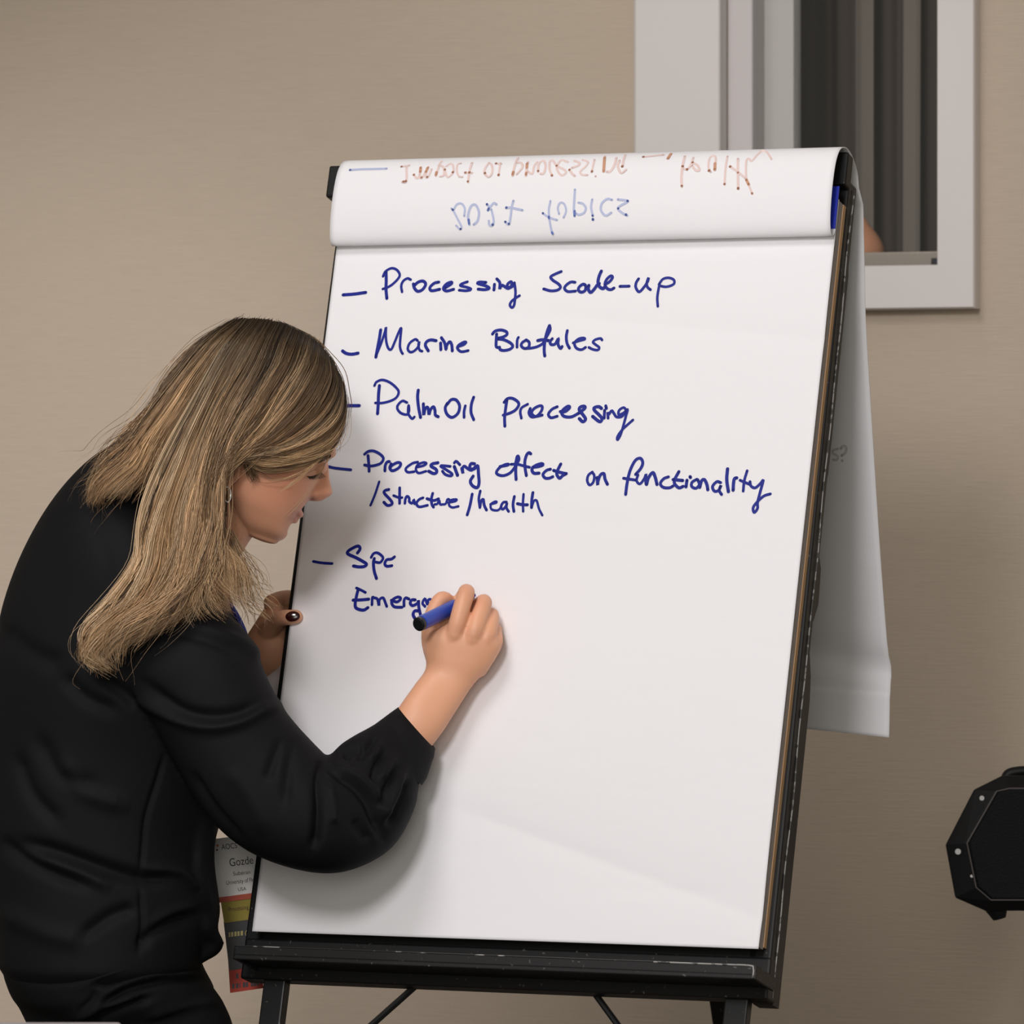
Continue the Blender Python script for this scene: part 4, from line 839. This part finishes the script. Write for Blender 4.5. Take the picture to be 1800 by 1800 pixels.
def text(s, cx, cy, hpx, ang, m, parent, d0, squeeze=1.0, name='lettering', left=False):
    cu = bpy.data.curves.new('t', 'FONT'); cu.body = s; cu.size = 1; cu.align_x = 'LEFT' if left else 'CENTER'; cu.align_y = 'CENTER'
    o = bpy.data.objects.new('t', cu); COL.objects.link(o); bpy.context.view_layer.update()
    me = bpy.data.meshes.new_from_object(o.evaluated_get(bpy.context.evaluated_depsgraph_get())); bpy.data.objects.remove(o); bpy.data.curves.remove(cu)
    v = verts(me); k = hpx/.7; ca, sa = math.cos(ang), math.sin(ang); V = []
    for x, y, _ in v: dx, dy = x*k*squeeze, -y*k; V.append(P(cx+dx*ca-dy*sa, cy+dx*sa+dy*ca, BY+d0))
    me.vertices.foreach_set('co', np.array(V, np.float32).ravel()); me.update(); me.name = name
    o = link(name, me, parent); me.materials.clear(); me.materials.append(m); return o
g = -.12
text('AOCS', 403, 1488, 9.5, g, M['btext'], card, -.001, .78); MB().ball(P(382.5,1486.5,BY-.001), .0016, .0006, .0016, 8).build('logo_mark', M['logo'], card); MB().ball(P(381.5,1494,BY-.001), .0012, .0006, .0012, 8).build('logo_mark', M['btext'], card)
text('Gozde', 424, 1514.5, 14, g, M['btext'], card, -.001, .80); text('Suberan', 425, 1534.5, 7, g, M['btext'], card, -.001, .95)
text('University of Florida', 428, 1548.5, 7.5, g, M['btext'], card, -.001, .70); text('USA', 425.5, 1563, 6, g, M['btext'], card, -.001, .95)
text('Processing Div', 426, 1596, 7.5, g, M['brown_text'], rb1, .0004, .78)
def marks(parent, m, y0, spans, h, d0):
    """small illegible print: short bars along a line"""
    mb = MB()
    for x0, x1 in spans:
        q = [(x0, y0-(x0-403)*.12), (x1, y0-(x1-403)*.12), (x1, y0+h-(x1-403)*.12), (x0, y0+h-(x0-403)*.12)]
        f = [P(x, y, BY+d0) for x, y in q]; k = [p+np.array([0, .0003, 0]) for p in f]
        mb.add(f+k, [(0, 1, 2, 3), (7, 6, 5, 4), (0, 4, 5, 1), (1, 5, 6, 2), (2, 6, 7, 3), (3, 7, 4, 0)])
    return mb.build('print', m, parent)
marks(rb2, M['gold'], 1639, ((402,404.5),(406,410),(412,416),(417.5,421),(423,427)), 8, .0014)
pc = P(435, 1640.5, BY+.0014); MB().tube([pc+np.array([.0026*math.cos(a), 0, .0036*math.sin(a)]) for a in np.linspace(0, 2*math.pi, 20)], .0006, 6, False).build('print', M['gold'], rb2)
marks(rb3, M['rblack'], 1713, ((415,419),(424.5,429),(430,434),(435,439.5),(443.5,447)), 8.5, .0024)
marks(rb3, M['rblack'], 1730, ((408,412),(415,419),(421,422.5),(427,431),(432,436),(441,445),(446,450),(451,454.5)), 8.5, .0024)
strap = cr(np.array([P(421,1476,BY-.001), P(432,1420,6.56), P(442,1330,6.56), P(448,1240,6.53), P(443,1170,6.47), P(428,1110,6.43), P(408,1070,6.40), P(394,1055,6.385), P(372,1022,6.365), P(330,985,6.35)]), 60)
mb = MB(); V = []; 
for i, p in enumerate(strap): V += [p+np.array([-.004, 0, 0]), p+np.array([.004, 0, 0])]
Q = [(2*i, 2*i+1, 2*i+3, 2*i+2) for i in range(len(strap)-1)]
lo = link('lanyard', fast_mesh('lanyard', V, Q), BD); lo.data.materials.append(M['lanyard']); s_ = lo.modifiers.new('t', 'SOLIDIFY'); s_.thickness = .0012

# paper below the left hand
q4 = [(458,1160),(512,1158),(505,1262),(462,1262)]
f = [P(x, y, 6.66) for x, y in q4]; k = [p+np.array([0, .0012, 0]) for p in f]
tag(MB().add(f+k, [(0, 1, 2, 3), (7, 6, 5, 4), (0, 4, 5, 1), (1, 5, 6, 2), (2, 6, 7, 3), (3, 7, 4, 0)]).build('paper_sheet', M['paper']), 'small sliver of white paper under the left hand behind the easel edge', 'paper')

# ------------------------------------------------------------------ speaker on its stand, at the right edge
SY = 6.95
SP = thing('loudspeaker', P(1880, 1500, SY), 'black angular loudspeaker with screws cut by the right edge of the view', 'speaker')
outl = [(1662,1485),(1712,1388),(1762,1363),(1998,1363),(2048,1388),(2098,1485),(2080,1578),(2030,1601),(1732,1601),(1679,1578)]
inn = [(1700,1482),(1752,1391),(1775,1386),(1985,1386),(2008,1391),(2060,1482),(2046,1560),(2020,1582),(1742,1582),(1716,1560)]
def ring3(poly, y): return [P(a, b, y) for a, b in poly]
def shrinkp(poly, k): c = np.mean(poly, 0); return [tuple(c+(np.array(p)-c)*k) for p in poly]
mb = MB(); mb.loft([ring3(inn, SY-.004), ring3(outl, SY+.012), ring3(outl, SY+.05), ring3(shrinkp(outl, .8), SY+.20)]); mb.build('cabinet', M['spk'], SP, bevel=.002)
mb = MB(); mb.loft([ring3(shrinkp(inn, .97), SY-.009), ring3(shrinkp(inn, .995), SY-.003)]); mb.build('grille', M['grille'], SP, bevel=.001)
edge = ring3(inn+[inn[0]], SY-.0045); MB().tube(edge, .0011, 6).build('grille_frame', mat('grey_edge', (.10, .085, .08), .5), SP)
for x, y, rr in ((1726,1403,.0042), (1684,1497,.0050), (1708,1540,.0026), (2034,1403,.0042), (2076,1497,.005)):
    yy = SY+.004 if rr > .003 else SY
    MB().tube([P(x, y, yy+.004), P(x, y, yy-.003)], [rr, rr*.8], 14).build('screw', M['screw'], SP)
mb = MB(); mb.tube([P(1752, 1596, SY+.03), P(1757, 1615, SY+.03)], [.016, .009], 16); mb.build('clamp_knob', M['spk'], SP)
mb = MB(); pts = cr(np.array([P(1766,1372,SY+.05), P(1778,1358,SY+.05), P(1830,1354,SY+.05), P(1930,1354,SY+.05), P(1982,1358,SY+.05), P(1994,1372,SY+.05)]), 30); mb.tube(pts, .007, 10); mb.build('handle', M['spk'], SP, smooth=True)
ST = thing('speaker_stand', (P(1880, 1600, SY)[0], SY+.1, 0), 'black tripod stand carrying the loudspeaker at the right edge', 'stand')
bx, by = P(1880, 1600, SY)[0], SY+.08; top_z = P(1880, 1601, SY+.08)[2]
MB().tube([(bx, by, .12), (bx, by, top_z)], .016, 18).build('pole', M['blackp'], ST, smooth=True)
for a in (.3, 2.4, 4.5): MB().tube([(bx, by, .42), (bx+.33*math.cos(a), by+.33*math.sin(a), .012)], .011, 12).build('leg', M['blackp'], ST, smooth=True)
MB().tube([(bx, by, .38), (bx, by, .46)], .026, 18).build('collar', M['blackp'], ST)

# ------------------------------------------------------------------ table corner in the foreground
ty = 5.55; tz = P(0, 1796.5, ty)[2]; tx = P(214, 1796, ty)[0]
TB = thing('table', (tx-.7, ty-.4, 0), 'grey table whose far edge just shows at the bottom left corner', 'table')
MB().box((0, 0, 0), (1, 0, 0), (0, 1, 0), zz, (tx-1.4, ty-.75, tz-.03), (tx, ty, tz)).build('table_top', M['table'], TB, bevel=.004)
for x in (tx-1.34, tx-.06):
    for y in (ty-.69, ty-.06): MB().tube([(x, y, 0), (x, y, tz-.03)], .018, 14).build('leg', M['blackp'], TB, smooth=True)
